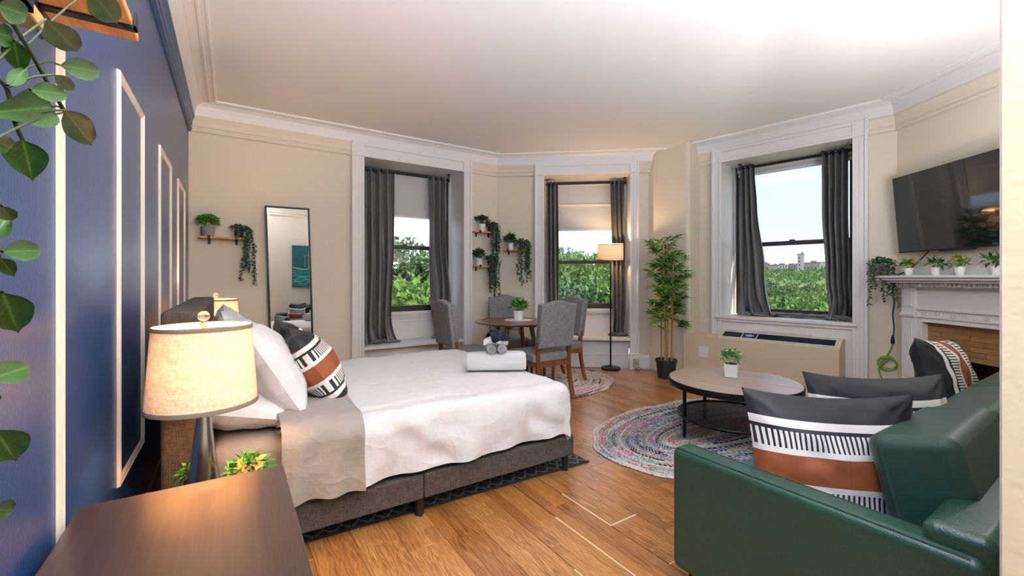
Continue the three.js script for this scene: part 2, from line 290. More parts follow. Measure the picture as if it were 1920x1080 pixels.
// picture-frame panels on the blue wall
{
  const prof = [[0, 0], [0.003, 0.010], [0.009, 0.012], [0.013, 0.008], [0.019, 0.009], [0.025, 0.005], [0.030, 0]];
  let k = 5;
  for (const [z0, z1] of [[-0.98, -1.53], [-2.165, -2.70], [-3.25, -3.81], [-4.27, -4.83]]) {
    const g = structGroup('trim_' + k++, ['cream panel moulding frame on the navy wall beside the dresser', 'cream panel moulding frame on the navy wall behind the near lamp', 'cream panel moulding frame on the navy wall behind the headboard', 'cream panel moulding frame on the navy wall by the back corner'][k - 6], [0, 0, 0]);
    const y0 = 0.46, y1 = 2.04, c = [[z0, y0], [z1, y0], [z1, y1], [z0, y1]], ctr = [(z0 + z1) / 2, (y0 + y1) / 2];
    for (let i = 0; i < 4; i++) {
      const a = c[i], b = c[(i + 1) % 4], pos = [], uv = [];
      const at = (p, w) => [p[0] + Math.sign(ctr[0] - p[0]) * w, p[1] + Math.sign(ctr[1] - p[1]) * w];
      for (let j = 0; j < prof.length - 1; j++) { const P = [[a, prof[j]], [b, prof[j]], [b, prof[j + 1]], [a, prof[j + 1]]].map(([p, [w, h]]) => { const q = at(p, w); return [XB + h, q[1], q[0]]; }); for (const n of [0, 1, 2, 0, 2, 3]) { pos.push(...P[n]); uv.push(P[n][2], P[n][1]); } }
      const q = new THREE.BufferGeometry(); q.setAttribute('position', new THREE.Float32BufferAttribute(pos, 3)); q.setAttribute('uv', new THREE.Float32BufferAttribute(uv, 2)); q.computeVertexNormals();
      part(g, 'moulding_strip', q, M.moulding);
    }
  }
}
// baseboards
{
  const bp = (h = 0.19) => [[0, h], [0.008, h], [0.014, h - 0.02], [0.02, h - 0.03], [0.022, 0.03], [0.03, 0.02], [0.03, 0]];
  const w = (f, s) => { const p = toWorld(f, s, 0, 0); return [p[0], p[2]]; };
  struct('baseboard_left', sweep([A, B], bp(0.17)), M.espresso, 'dark baseboard below the navy wall');
  struct('baseboard_back', sweep([B, [1.17, ZM]], bp()), M.creamTrim, 'cream baseboard below the mirror');
  struct('baseboard_corner', sweep([[2.76, ZM], C, w(W2, 0.54)], bp()), M.white, 'white baseboard in the bay corner behind the dining set');
  struct('baseboard_bay', sweep([w(W2, 1.985), w(W2, W2.len - 0.15)], bp()), M.white, 'white baseboard behind the bamboo pot');
  struct('baseboard_right', sweep([w(W3, 2.09), E, w(WT, 0.155)], bp(0.14)), M.creamTrim, 'cream baseboard beside the fireplace');
  struct('baseboard_partition', sweep([w(WT, 1.40), F, [G[0] + 0.02, G[1]]], bp(0.14)), M.creamTrim, 'cream baseboard behind the sofa');
}
// ------------------------------------------------------------------ windows
function window_(name, label, fr, x0, x1, o) { // x0..x1 clear opening, local to wall frame
  const g = structGroup(name, label, [fr.o[0], 0, fr.o[1]], fr.turn), head = 2.70, dep = 0.42, cw = o.cw, c0 = o.c0, c1 = o.c1, base = o.base;
  // casing boards
  for (const [a, b, inner] of [[c0, x0, 1], [x1, c1, -1]]) {
    const outer = inner > 0 ? a : b, edge = inner > 0 ? b : a;
    part(g, 'side_casing', merge(span(a, b, 0, RAIL + 0.004, 0, 0.055, 0.004), span(Math.min(outer, outer + inner * 0.028), Math.max(outer, outer + inner * 0.028), 0, RAIL + 0.012, 0.05, 0.075, 0.006), span(Math.min(edge - inner * 0.03, edge), Math.max(edge - inner * 0.03, edge), 0, head, 0.05, 0.068, 0.005), span(Math.min(edge - inner * 0.062, edge - inner * 0.05), Math.max(edge - inner * 0.062, edge - inner * 0.05), 0, head + 0.1, 0.05, 0.062, 0.003)), M.white);
    part(g, 'corner_block', merge(span(a - 0.004, b + 0.004, head + 0.004, RAIL + 0.006, 0, 0.066, 0.005)), M.white);
    part(g, 'plinth_block', span(a - 0.008, b + 0.008, 0, 0.22, 0, 0.08, 0.006), M.white);
    const jx = inner > 0 ? x0 : x1;
    part(g, 'jamb', merge(span(jx - (inner > 0 ? 0.1 : 0), jx + (inner > 0 ? 0 : 0.1), base - 0.02, head + 0.05, -dep - 0.12, 0.01), span(inner > 0 ? jx : jx - 0.02, inner > 0 ? jx + 0.02 : jx, base, head, -dep, -dep + 0.07)), M.white);
  }
  part(g, 'head_casing', merge(span(x0, x1, head, RAIL + 0.004, 0, 0.05, 0.004), span(x0, x1, head, head + 0.03, 0.045, 0.064, 0.005), span(x0, x1, RAIL - 0.035, RAIL + 0.006, 0.045, 0.07, 0.006)), M.white);
  part(g, 'soffit', span(x0 - 0.1, x1 + 0.1, head, head + 0.1, -dep - 0.12, 0.01), M.white);
  // sash frame
  const sill = o.sill, top = head - 0.02, zf = -dep - 0.01, mid = o.mid, sb = 0.055;
  part(g, 'outer_frame', merge(span(x0, x1, top - 0.05, head, zf - 0.06, zf + 0.04), span(x0, x0 + 0.05, sill, top, zf - 0.06, zf + 0.03), span(x1 - 0.05, x1, sill, top, zf - 0.06, zf + 0.03), span(x0, x1, sill - 0.01, sill + 0.03, zf - 0.09, zf + 0.03)), M.bronze);
  for (const [nm, a, b, dz] of [['lower_sash', sill + 0.03, mid + 0.03, 0], ['upper_sash', mid - 0.02, top - 0.04, -0.035]]) {
    const m = part(g, nm, merge(span(x0 + 0.04, x0 + 0.04 + sb, a, b, zf - 0.02 + dz, zf + 0.015 + dz, 0.003), span(x1 - 0.04 - sb, x1 - 0.04, a, b, zf - 0.02 + dz, zf + 0.015 + dz, 0.003), span(x0 + 0.04, x1 - 0.04, a, a + 0.05, zf - 0.02 + dz, zf + 0.015 + dz, 0.003), span(x0 + 0.04, x1 - 0.04, b - 0.05, b, zf - 0.02 + dz, zf + 0.015 + dz, 0.003)), M.bronze);
    part(m, 'pane', new THREE.PlaneGeometry(x1 - x0 - 0.16, b - a - 0.08).translate((x0 + x1) / 2, (a + b) / 2, zf + dz), M.glass);
    if (nm === 'lower_sash') part(m, 'latch', span((x0 + x1) / 2 - 0.03, (x0 + x1) / 2 + 0.03, b, b + 0.015, zf - 0.01, zf + 0.02, 0.004), M.bronze);
  }
  // stool, apron wall, ledge
  part(g, 'stool', merge(span(x0, x1, sill - 0.045, sill, -dep - 0.12, -dep + (o.ledge ? 0.05 : 0), 0.006), span(x0, x1, sill - 0.075, sill - 0.045, -dep - 0.12, -dep + 0.03)), M.white);
  if (o.ledge) {
    part(g, 'apron_panel', merge(span(x0 - 0.05, x1 + 0.05, 0, sill - 0.05, -dep - 0.12, -dep), span(x0 + 0.02, x1 - 0.02, sill - 0.14, sill - 0.125, -dep, -dep + 0.01, 0.003)), M.white);
    part(g, 'ledge_board', span(x0, x1, 0.385, 0.425, -dep, 0.045, 0.008), M.white);
    part(g, 'ledge_front', merge(span(x0, x1, 0, 0.39, -0.09, -0.07), span(x0, x1, 0, 0.09, -0.07, -0.055, 0.004), span(x0, x1, 0.17, 0.185, -0.07, -0.062, 0.003)), M.white);
  } else {
    part(g, 'sill_board', span(x0 - 0.07, x1 + 0.04, sill - 0.035, sill, -dep, 0.09, 0.008), M.white);
    part(g, 'sill_moulding', span(x0 - 0.05, x1 + 0.02, sill - 0.07, sill - 0.035, 0, 0.07, 0.01), M.white);
    part(g, 'apron_panel', merge(span(x0 - 0.02, x1 + 0.0, 0.0, sill - 0.05, 0, 0.045), span(1.05, 1.62, 0.63, 0.64, 0.045, 0.055), span(1.05, 1.06, 0.56, 0.64, 0.045, 0.055), span(1.61, 1.62, 0.56, 0.64, 0.045, 0.055)), M.white);
    part(g, 'apron_backing', span(x0 - 0.1, x1 + 0.1, 0.3, sill - 0.03, -dep - 0.12, -0.1), M.white);
  }
  return g;
}
const OX = -B[0]; // wall_back local x is measured from the corner
window_('window_1', 'tall white cased window with deep window seat nearest the mirror', W1, 1.316 + OX, 2.634 + OX, { c0: 1.172 + OX, c1: 2.757 + OX, base: 0.385, sill: 0.80, mid: 1.67, ledge: true });
window_('window_2', 'narrow white cased bay window behind the floor lamp', W2, 0.675, 1.861, { c0: 0.546, c1: 1.983, base: 0.385, sill: 0.80, mid: 1.49, ledge: true });
window_('window_3', 'wide white cased window above the wall heating unit', W3, 0.667, 1.965, { c0: 0.55, c1: 2.09, base: 0.72, sill: 0.787, mid: 1.68, ledge: false });

// roller shades
function rollerShade(fr, x0, x1, yb, label, extra) {
  const g = thing('roller_shade', label, 'window shade', [fr.o[0], 0, fr.o[1]], fr.turn), z = -0.36;
  if (yb < 2.6) part(g, 'shade_cloth', span(x0, x1, yb, 2.64, z - 0.002, z), M.shade);
  part(g, 'roller_tube', new THREE.CylinderGeometry(0.02, 0.02, x1 - x0, 16).rotateZ(PI / 2).translate((x0 + x1) / 2, 2.645, z - 0.015), M.white);
  part(g, 'bottom_bar', span(x0, x1, Math.min(yb, 2.6) - 0.012, Math.min(yb, 2.6) + 0.012, z - 0.006, z + 0.004, 0.003), M.white);
  for (const s of [x0 - 0.012, x1]) part(g, 'bracket', span(s, s + 0.012, 2.615, 2.695, z - 0.045, z + 0.01), M.nickel);
  if (extra) part(g, 'fold_band', span(x0, x1, 2.32, 2.355, z - 0.002, z + 0.012, 0.004), M.white);
  return g;
}
rollerShade(W1, 1.40 + OX, 2.56 + OX, 2.085, 'grey white roller shade drawn part way down beside the mirror');
rollerShade(W2, 0.75, 1.79, 1.97, 'grey white roller shade with a cross band behind the floor lamp', true);
rollerShade(W3, 0.73, 1.90, 2.58, 'rolled up white shade under the head of the window above the heater');

// curtains
function curtain(fr, rodY, label, prof, floorY, folds, seed, puddle) {
  // prof: [[b, sLeft, sRight], ...] b 0 top .. 1 bottom
  const g = thing('curtain', label, 'curtain', [fr.o[0], 0, fr.o[1]], fr.turn, undefined), r = rng(seed), ph = [0, 1, 2, 3].map(() => r() * 6.28);
  const top = rodY + 0.035, at = (b, k) => { for (let i = 1; i < prof.length; i++) if (b <= prof[i][0]) { const t = smooth(prof[i - 1][0], prof[i][0], b); return lerp(prof[i - 1][k], prof[i][k], t); } return prof[prof.length - 1][k]; };
  const NA = folds * 14, NB = 110;
  const f = (off) => (a, b) => {
    const l = at(b, 1), q = at(b, 2), w = q - l;
    let aa = a + 0.03 * sin(a * 9 + b * 5 + ph[0]) * b; let s = l + w * aa;
    const amp = lerp(0.045, 0.055, b) * (1 - 0.35 * smooth(0.55, 0.9, b) * (0.5 + 0.5 * sin(a * 7 + ph[1])));
    let z = -0.2 + amp * sin(a * folds * 2 * PI + 0.9 * sin(b * 4 + ph[2]) * b + ph[3]) + 0.018 * sin(a * folds * 4.3 * PI + b * 6) * b;
    s += 0.012 * cos(a * folds * 2 * PI * 2 + b * 3) * b;
    let y = lerp(top, floorY + 0.006, b);
    if (b > 0.86) { const k = (b - 0.86) / 0.14; s += puddle * k * k * (0.4 + 0.6 * a) + 0.025 * sin(a * 21 + ph[1]) * k; z += 0.06 * k * k * sin(a * 13 + ph[2]) + 0.03 * k; y = Math.max(floorY + 0.006, y + 0.03 * k * (0.5 + 0.5 * sin(a * 29 + ph[0])) * (1 - k * 0.3)); }
    return [s, y, z + off];
  };
  const g0 = grid(NA, NB, f(0), (a, b) => [a * folds * 0.14, b * 2]);
  part(g, 'cloth', g0, M.curtain);
  const heap = [];
  for (let i = 0; i < 5; i++) { const s0 = lerp(at(1, 1), at(1, 2), (i + 0.5) / 5) + puddle * 0.35, w = 0.05 + 0.05 * r(); heap.push(tube([[s0 - w, floorY + 0.012, -0.2 + 0.08 * (r() - 0.5)], [s0 - w * 0.3, floorY + 0.03 + 0.02 * r(), -0.17 + 0.06 * r()], [s0 + w * 0.4, floorY + 0.022, -0.21 + 0.1 * r()], [s0 + w + puddle * 0.5, floorY + 0.012, -0.17 + 0.05 * r()]], 0.014 + 0.008 * r(), 16, 8)); }
  part(g, 'hem_folds', merge(heap), M.curtain);
  for (let i = 0; i < folds * 2 - 1; i++) { const a = (i + 0.5) / (folds * 2), p = f(0)(a, 0.02); part(g, 'grommet', new THREE.TorusGeometry(0.021, 0.005, 8, 20).rotateY(PI / 2 * 0.7).translate(p[0], rodY, p[2] + 0.004), M.blackMetal); }
  return g;
}
function rod(fr, x0, x1, y, label) {
  const g = thing('curtain_rod', label, 'curtain rod', [fr.o[0], 0, fr.o[1]], fr.turn);
  part(g, 'rod', new THREE.CylinderGeometry(0.009, 0.009, x1 - x0, 12).rotateZ(PI / 2).translate((x0 + x1) / 2, y, -0.2), M.blackMetal);
  for (const s of [x0, x1]) { part(g, 'finial', new THREE.SphereGeometry(0.02, 16, 12).translate(s, y, -0.2), M.blackMetal); part(g, 'bracket', merge(span(s - 0.006, s + 0.006, y, 2.70, -0.206, -0.194), span(s - 0.02, s + 0.02, 2.69, 2.70, -0.22, -0.18)), M.blackMetal); }
}
rod(W1, 1.36 + OX, 2.53 + OX, 2.615, 'black curtain rod across the window seat beside the mirror');
rod(W2, 0.71, 1.83, 2.625, 'black curtain rod across the bay window behind the floor lamp');
rod(W3, 0.80, 1.93, 2.645, 'black curtain rod across the window above the heater');
curtain(W1, 2.615, 'dark grey grommet curtain hanging on the mirror side of the window seat', [[0, 1.345 + OX, 1.755 + OX], [0.5, 1.345 + OX, 1.75 + OX], [0.85, 1.35 + OX, 1.73 + OX], [1, 1.36 + OX, 1.72 + OX]], 0.425, 4, 3, 0.05);
curtain(W1, 2.615, 'dark grey grommet curtain spilling behind the left dining chair', [[0, 2.245 + OX, 2.50 + OX], [0.45, 2.26 + OX, 2.50 + OX], [0.75, 2.28 + OX, 2.56 + OX], [1, 2.36 + OX, 2.60 + OX]], 0.425, 3, 8, -0.06);
curtain(W2, 2.625, 'narrow dark grey curtain between the bay corner shelves and the bay glass', [[0, 0.70, 0.87], [0.5, 0.70, 0.88], [1, 0.71, 0.89]], 0.425, 3, 13, 0.02);
curtain(W2, 2.625, 'dark grey curtain bunched behind the floor lamp', [[0, 1.615, 1.80], [0.5, 1.64, 1.82], [0.8, 1.65, 1.83], [1, 1.68, 1.83]], 0.425, 3, 18, -0.02);
curtain(W3, 2.645, 'grey curtain gathered on the column side of the window above the heater', [[0, 0.805, 0.97], [0.3, 0.80, 1.00], [0.7, 0.80, 1.07], [1, 0.80, 1.12]], 0.787, 3, 24, 0.05);
curtain(W3, 2.645, 'wide grey curtain on the fireplace side of the window above the heater', [[0, 1.655, 1.895], [0.35, 1.66, 1.89], [0.75, 1.70, 1.91], [1, 1.76, 1.93]], 0.787, 4, 31, -0.05);
{ // loose hem lying along the sill
  const r = rng(44), hs = [];
  for (let i = 0; i < 9; i++) { const p = []; for (let k = 0; k <= 10; k++) p.push([1.12 + k * 0.062, 0.80 + 0.014 * r() + (i % 3) * 0.009, -0.27 + (i / 9) * 0.10 + 0.035 * (r() - 0.5)]); hs.push(tube(p, 0.008 + 0.008 * r(), 80, 7)); }
  const g = thing('curtain_hem', 'grey curtain hem lying crumpled along the window sill', 'fabric', [W3.o[0], 0, W3.o[1]], W3.turn);
  part(g, 'cloth_folds', merge(hs), M.curtain);
}
// ------------------------------------------------------------------ fill lights added outside the frame to brighten the room
function fillPendant(x, z, y, I, label) {
  const g = thing('fill_pendant', label, 'lamp', [x, 0, z]);
  part(g, 'ceiling_rose', lathe([[0, HC], [0.06, HC], [0.055, HC - 0.025], [0, HC - 0.03]], 24), M.nickel);
  part(g, 'cord', new THREE.CylinderGeometry(0.004, 0.004, HC - y - 0.1, 8).translate(0, (HC + y + 0.1) / 2, 0), M.cord);
  part(g, 'globe', new THREE.SphereGeometry(0.15, 32, 24).translate(0, y, 0), std({ color: 0xfff8ee, emissive: 0xfff0dd, emissiveIntensity: 1.2, roughness: 0.4 }));
  const l = new THREE.PointLight(0xf3f5ff, I); l.position.set(0, y, 0); l.castShadow = true; l.shadow.radius = 7.5; g.add(l);
}
fillPendant(0.5, 1.15, 2.1, 3, 'added fill light as a hanging white globe out of view in the hall');  // invented globe light behind the camera, lifts the room brightness
// added uplight fill: an opaque bowl throws the light at the ceiling
const bowl = (R, d) => { const p = []; for (let i = 0; i <= 10; i++) { const t = i / 10; p.push([R * sin(t * PI / 2), d * (1 - cos(t * PI / 2))]); } for (let i = 10; i >= 0; i--) { const t = i / 10; p.push([(R - 0.006) * sin(t * PI / 2), 0.006 + (d - 0.006) * (1 - cos(t * PI / 2))]); } return lathe(p, 36); };
function fillBulb(g, y, z, I, R = 4) { part(g, 'bulb', new THREE.SphereGeometry(0.03, 16, 12).translate(0, y, z), M.bulb); const l = new THREE.PointLight(0xf3f5ff, I); l.position.set(0, y, z); l.castShadow = true; l.shadow.radius = R; g.add(l); }
{
  const g = thing('fill_torchiere', 'added uplight fill on a white stand out of view in the hall opening', 'lamp', [0.5, 0, 0.42]);  // invented stand light, main ceiling-bounce fill, never in view
  part(g, 'base', lathe([[0, 0], [0.14, 0], [0.14, 0.02], [0.02, 0.035], [0, 0.036]], 32), M.white); part(g, 'pole', new THREE.CylinderGeometry(0.011, 0.011, 1.62, 12).translate(0, 0.83, 0), M.white);
  part(g, 'bowl', bowl(0.18, 0.16).translate(0, 1.63, 0), M.white); fillBulb(g, 1.72, 0, 66, 4);
}
function fillSconce(x, I, label) { // added fill, unseen on the partition wall above the sofa
  const g = thing('fill_sconce', label, 'lamp', [x, 1.58, -0.2]);
  part(g, 'backplate', lathe([[0, 0], [0.06, 0], [0.058, 0.014], [0, 0.016]], 28).rotateX(-PI / 2), M.nickel);
  part(g, 'bowl', bowl(0.11, 0.09).translate(0, -0.04, -0.125), M.white); fillBulb(g, 0.02, -0.125, I);
}
fillSconce(3.0, 5, 'added fill light in a white wall bowl above the middle of the sofa');
fillSconce(3.6, 4, 'added fill light in a white wall bowl between the sofa end and the fireplace wall');

// ------------------------------------------------------------------ soft things
function pillowGeo(w, h, t, o = {}) { // in xy plane, thickness along z, uv 0..1
  const { k = 0.07, pw = 0.62, ex = 3, wr = 0.006, seed = 1, n = 44, sag = 0 } = o, out = [];
  for (const sd of [1, -1]) {
    const g = grid(n, n, (a, b) => {
      const s = a * 2 - 1, q = b * 2 - 1; let x = w / 2 * s * (1 - k * (1 - q * q)), y = h / 2 * q * (1 - k * (1 - s * s));
      const e = Math.pow(Math.max(0, (1 - Math.pow(Math.abs(s), ex)) * (1 - Math.pow(Math.abs(q), ex))), pw);
      let z = sd * t / 2 * e; const m = Math.min(1, e * 3);
      z += sd * wr * m * (fbm(a * 0.999 + 0.5 * b, b, 5, 5, 3, seed + (sd > 0 ? 0 : 7)) - 0.5) * 4;
      // corner puckers
      const c = Math.hypot(1 - Math.abs(s), 1 - Math.abs(q)); z += sd * wr * 1.2 * Math.exp(-c * c * 9) * sin(Math.atan2(1 - Math.abs(q), 1 - Math.abs(s)) * 14 + seed) * m;
      y -= sag * (1 - s * s) * Math.max(0, q); return [x, y, z];
    }, (a, b) => [sd > 0 ? a : 1 - a, b]);
    if (sd < 0) { const ix = g.index.array; for (let i = 0; i < ix.length; i += 3) { const q = ix[i]; ix[i] = ix[i + 1]; ix[i + 1] = q; } g.computeVertexNormals(); }
    out.push(g);
  }
  const m = mergeVertices(merge(...out).deleteAttribute('normal'), 1e-5); m.computeVertexNormals(); return m;
}
const patternT = (() => {
  const c = document.createElement('canvas'); c.width = 1024; c.height = 1024; const x = c.getContext('2d');
  const W = '#e9e4dd', K = '#1d1e24', Br = '#8a4a25'; x.fillStyle = K; x.fillRect(0, 0, 1024, 1024);
  const band = (a, b, col) => { x.fillStyle = col; x.fillRect(0, a * 1024, 1024, (b - a) * 1024); x.fillRect(0, (1 - b) * 1024, 1024, (b - a) * 1024); };
  band(0, 0.17, K); band(0.17, 0.225, W); band(0.225, 0.25, K); band(0.25, 0.405, W); band(0.405, 0.5, Br);
  x.fillStyle = K; for (let i = 0; i < 34; i++) { x.fillRect(8 + i * 30, 0.245 * 1024, 13, 0.12 * 1024); x.fillRect(8 + i * 30, (1 - 0.365) * 1024, 13, 0.12 * 1024); }
  x.fillStyle = '#6f3a1c'; x.fillRect(511, 0.405 * 1024, 3, 0.19 * 1024);
  const t = new THREE.CanvasTexture(c); t.colorSpace = THREE.SRGBColorSpace; t.magFilter = THREE.LinearFilter; return t;
})();
M.pattern = phys({ map: patternT, roughness: 0.62, bumpMap: rep(weaveT, 10), bumpScale: 0.0004 });
const basis = (o, xAxis, yAxis, p) => { const X = V3(...xAxis).normalize(), Z = X.clone().cross(V3(...yAxis)).normalize(), Y = Z.clone().cross(X); o.matrixAutoUpdate = true; o.quaternion.setFromRotationMatrix(new THREE.Matrix4().makeBasis(X, Y, Z)); o.position.set(...p); return o; };

// ------------------------------------------------------------------ bed
const bed = thing('bed', 'brown upholstered platform bed with tall headboard', 'bed');
part(bed, 'headboard', rbox(0.13, 1.0, 1.56, 0.02, -0.175, 0.62, -2.955), M.bedFabric);
for (const z of [-2.15, -3.76]) for (const [a, b] of [[-0.12, 0.834], [0.838, 1.86]]) part(bed, 'side_rail', span(a, b, 0.103, 0.232, z - 0.03, z + 0.03, 0.012), M.bedFabric);
part(bed, 'foot_rail', span(1.80, 1.862, 0.103, 0.232, -3.79, -2.12, 0.012), M.bedFabric);
for (const [x, z] of [[1.82, -2.16], [1.82, -3.75], [0.83, -2.17], [0.83, -3.74], [-0.1, -2.17], [-0.1, -3.74], [0.83, -2.95]]) part(bed, 'leg', taper([x, 0, z], [x, 0.12, z], 0.024, 0.032, 4), M.bedLeg);
part(bed, 'slat_deck', span(-0.1, 1.8, 0.15, 0.2, -3.73, -2.18), M.bedLeg);
// mattress with a fitted sheet
{
  const g = rbox(1.86, 0.32, 1.52, 0.07, 0.84, 0.365, -2.955, 6);
  solo('mattress', 'mattress in a taupe grey fitted sheet with slack creases', 'mattress', g, M.sheet);
}
// duvet: sheet folded over the mattress edges
function drape(x0, x1, topY, zN, zF, xF, drop, seed, puff, wr, opt = {}) {
  const R = opt.r || 0.085, arc = R * PI / 2, over = arc + drop, foot = opt.foot !== false;
  const pz0 = zN - R + over, pz1 = zF + R - over; // plan strip, near edge to far edge
  const px1 = foot ? x1 - R + over : x1;
  const NA = Math.round((px1 - x0) / 0.018), NB = Math.round((pz0 - pz1) / 0.018);
  return grid(NA, NB, (a, b) => {
    let px = lerp(x0, px1, a), pz = lerp(pz0, pz1, b);
    const ox = foot ? Math.max(0, px - (x1 - R)) : 0, oz = pz > zN - R ? pz - (zN - R) : pz < zF + R ? pz - (zF + R) : 0;
    const o = Math.hypot(ox, oz); let x = foot ? Math.min(px, x1 - R) : px, z = clamp(pz, zF + R, zN - R), y = topY, nx = 0, ny = 1, nz = 0;
    if (o > 0) { const dx = ox / o, dz = oz / o, th = Math.min(o / R, PI / 2), h = R * sin(th), dn = o > arc ? o - arc : 0; x += dx * h; z += dz * h; y += -R * (1 - cos(th)) - dn; nx = dx * sin(th); nz = dz * sin(th); ny = cos(th); }
    const inx = clamp((px - x0) / 0.3) * clamp(((foot ? x1 : 99) - px) / 0.4), inz = clamp((zN - pz) / 0.35) * clamp((pz - zF) / 0.35);
    let d = puff * Math.min(1, inx * 0.4 + 0.6) * Math.pow(clamp(inz), 0.5) * 1;
    const side = clamp(o / arc);
    d += wr * (1 - side * 0.5) * ((fbm(px / 4, pz / 4, 13, 13, 4, seed) - 0.5) * 5 - Math.abs(fbm(px / 4 + 0.07 * pz, pz / 4, 22, 16, 2, seed + 20) - 0.5) * 4);
    // soft vertical folds over the edge and down the drop
    const along = Math.abs(oz) > ox ? px : pz;
    d += side * wr * 1.3 * sin(along * 17 + 3.2 * fbm(px / 4, pz / 4, 9, 9, 2, seed + 3) * 6) * smooth(0.2, 1, side);
    const fl = o > arc ? (o - arc) / drop : 0; d += (opt.flare ?? 0.012) * (0.25 + fl) * side * (sin(along * 9 + seed) + 0.7 * sin(along * (opt.pleat || 23) + 2 * fl + seed * 1.7));
    if (opt.seams) { const q = Math.abs(((px - 0.5) / 0.44) % 1 - 0.5), q2 = Math.abs(((pz + 10) / 0.5) % 1 - 0.5); d -= 0.006 * Math.exp(-q * q * 900) + 0.006 * Math.exp(-q2 * q2 * 900); }
    return [x + nx * d, y + ny * d, z + nz * d];
  }, (a, b) => [lerp(x0, px1, a), lerp(pz0, pz1, b)]);
}
const withHem = (g0, off) => { const g = g0.clone(), p = g.attributes.position, n = g.attributes.normal; for (let i = 0; i < p.count; i++) p.setXYZ(i, p.getX(i) - n.getX(i) * off, p.getY(i) - n.getY(i) * off, p.getZ(i) - n.getZ(i) * off); return merge(g0, g); };
{
  const g = thing('duvet', 'white duvet with its grey reverse folded back across the bed', 'duvet');
  const d = drape(0.30, 1.845, 0.572, -2.10, -3.80, 0, 0.225, 4, 0.02, 0.0065, { seams: true });
  part(g, 'white_cover', d, M.duvet);
  const f = drape(0.175, 0.515, 0.612, -2.042, -3.85, 0, 0.250, 9, 0.010, 0.006, { foot: false, flare: 0.018, r: 0.09, pleat: 41 });
  const m = part(g, 'folded_back_grey_band', f, M.foldGrey); m.userData.label = 'taupe grey folded-back duvet band';
  // rolled lip at the edge of the fold
  const lip = []; for (let i = 0; i <= 40; i++) { const z = lerp(-2.16, -3.74, i / 40); lip.push([0.172 + 0.012 * sin(i * 0.9) + 0.006 * sin(i * 2.3), 0.578 + 0.004 * sin(i * 1.7), z]); }
  part(g, 'fold_edge', tube(lip, 0.014, 120, 8), M.foldGrey);
}
// pillows and cushions on the bed
const LEAN = (deg) => [-sin(rad(deg)), cos(rad(deg)), 0];
basis(solo('pillow', 'white bed pillow lying flat under the leaning pillow', 'pillow', pillowGeo(0.62, 0.46, 0.22, { seed: 3, wr: 0.007, pw: 0.5, ex: 2.1 }), M.pillowWhite), [0, 0, -1], LEAN(76), [0.03, 0.63, -2.56]);
basis(solo('pillow', 'white bed pillow leaning against the headboard beside the near lamp', 'pillow', pillowGeo(0.66, 0.50, 0.25, { seed: 5, wr: 0.007, pw: 0.5, ex: 2.1 }), M.pillowWhite), [0, 0, -1], LEAN(30), [0.165, 0.80, -2.585]);
basis(solo('pillow', 'grey bed pillow standing behind the white pillow', 'pillow', pillowGeo(0.66, 0.48, 0.18, { seed: 8, wr: 0.008 }), M.pillowGrey), [0, 0, -1], LEAN(16), [0.02, 0.87, -2.72]);
basis(solo('pillow', 'white bed pillow leaning on the far side of the bed', 'pillow', pillowGeo(0.66, 0.48, 0.19, { seed: 10, wr: 0.007 }), M.pillowWhite), [0, 0, -1], LEAN(30), [0.13, 0.78, -3.36]);
basis(solo('cushion', 'striped black white and brown cushion at the front on the bed', 'cushion', pillowGeo(0.47, 0.47, 0.24, { seed: 12, wr: 0.007, k: 0.07, ex: 2.2, pw: 0.55 }), M.pattern), [0.06, 0, -1], LEAN(33), [0.385, 0.765, -2.60]);
basis(solo('cushion', 'striped black white and brown cushion tucked behind another on the bed', 'cushion', pillowGeo(0.46, 0.46, 0.18, { seed: 14, wr: 0.007, k: 0.05 }), M.pattern), [0.0, 0, -1], LEAN(33), [0.36, 0.78, -3.02]);
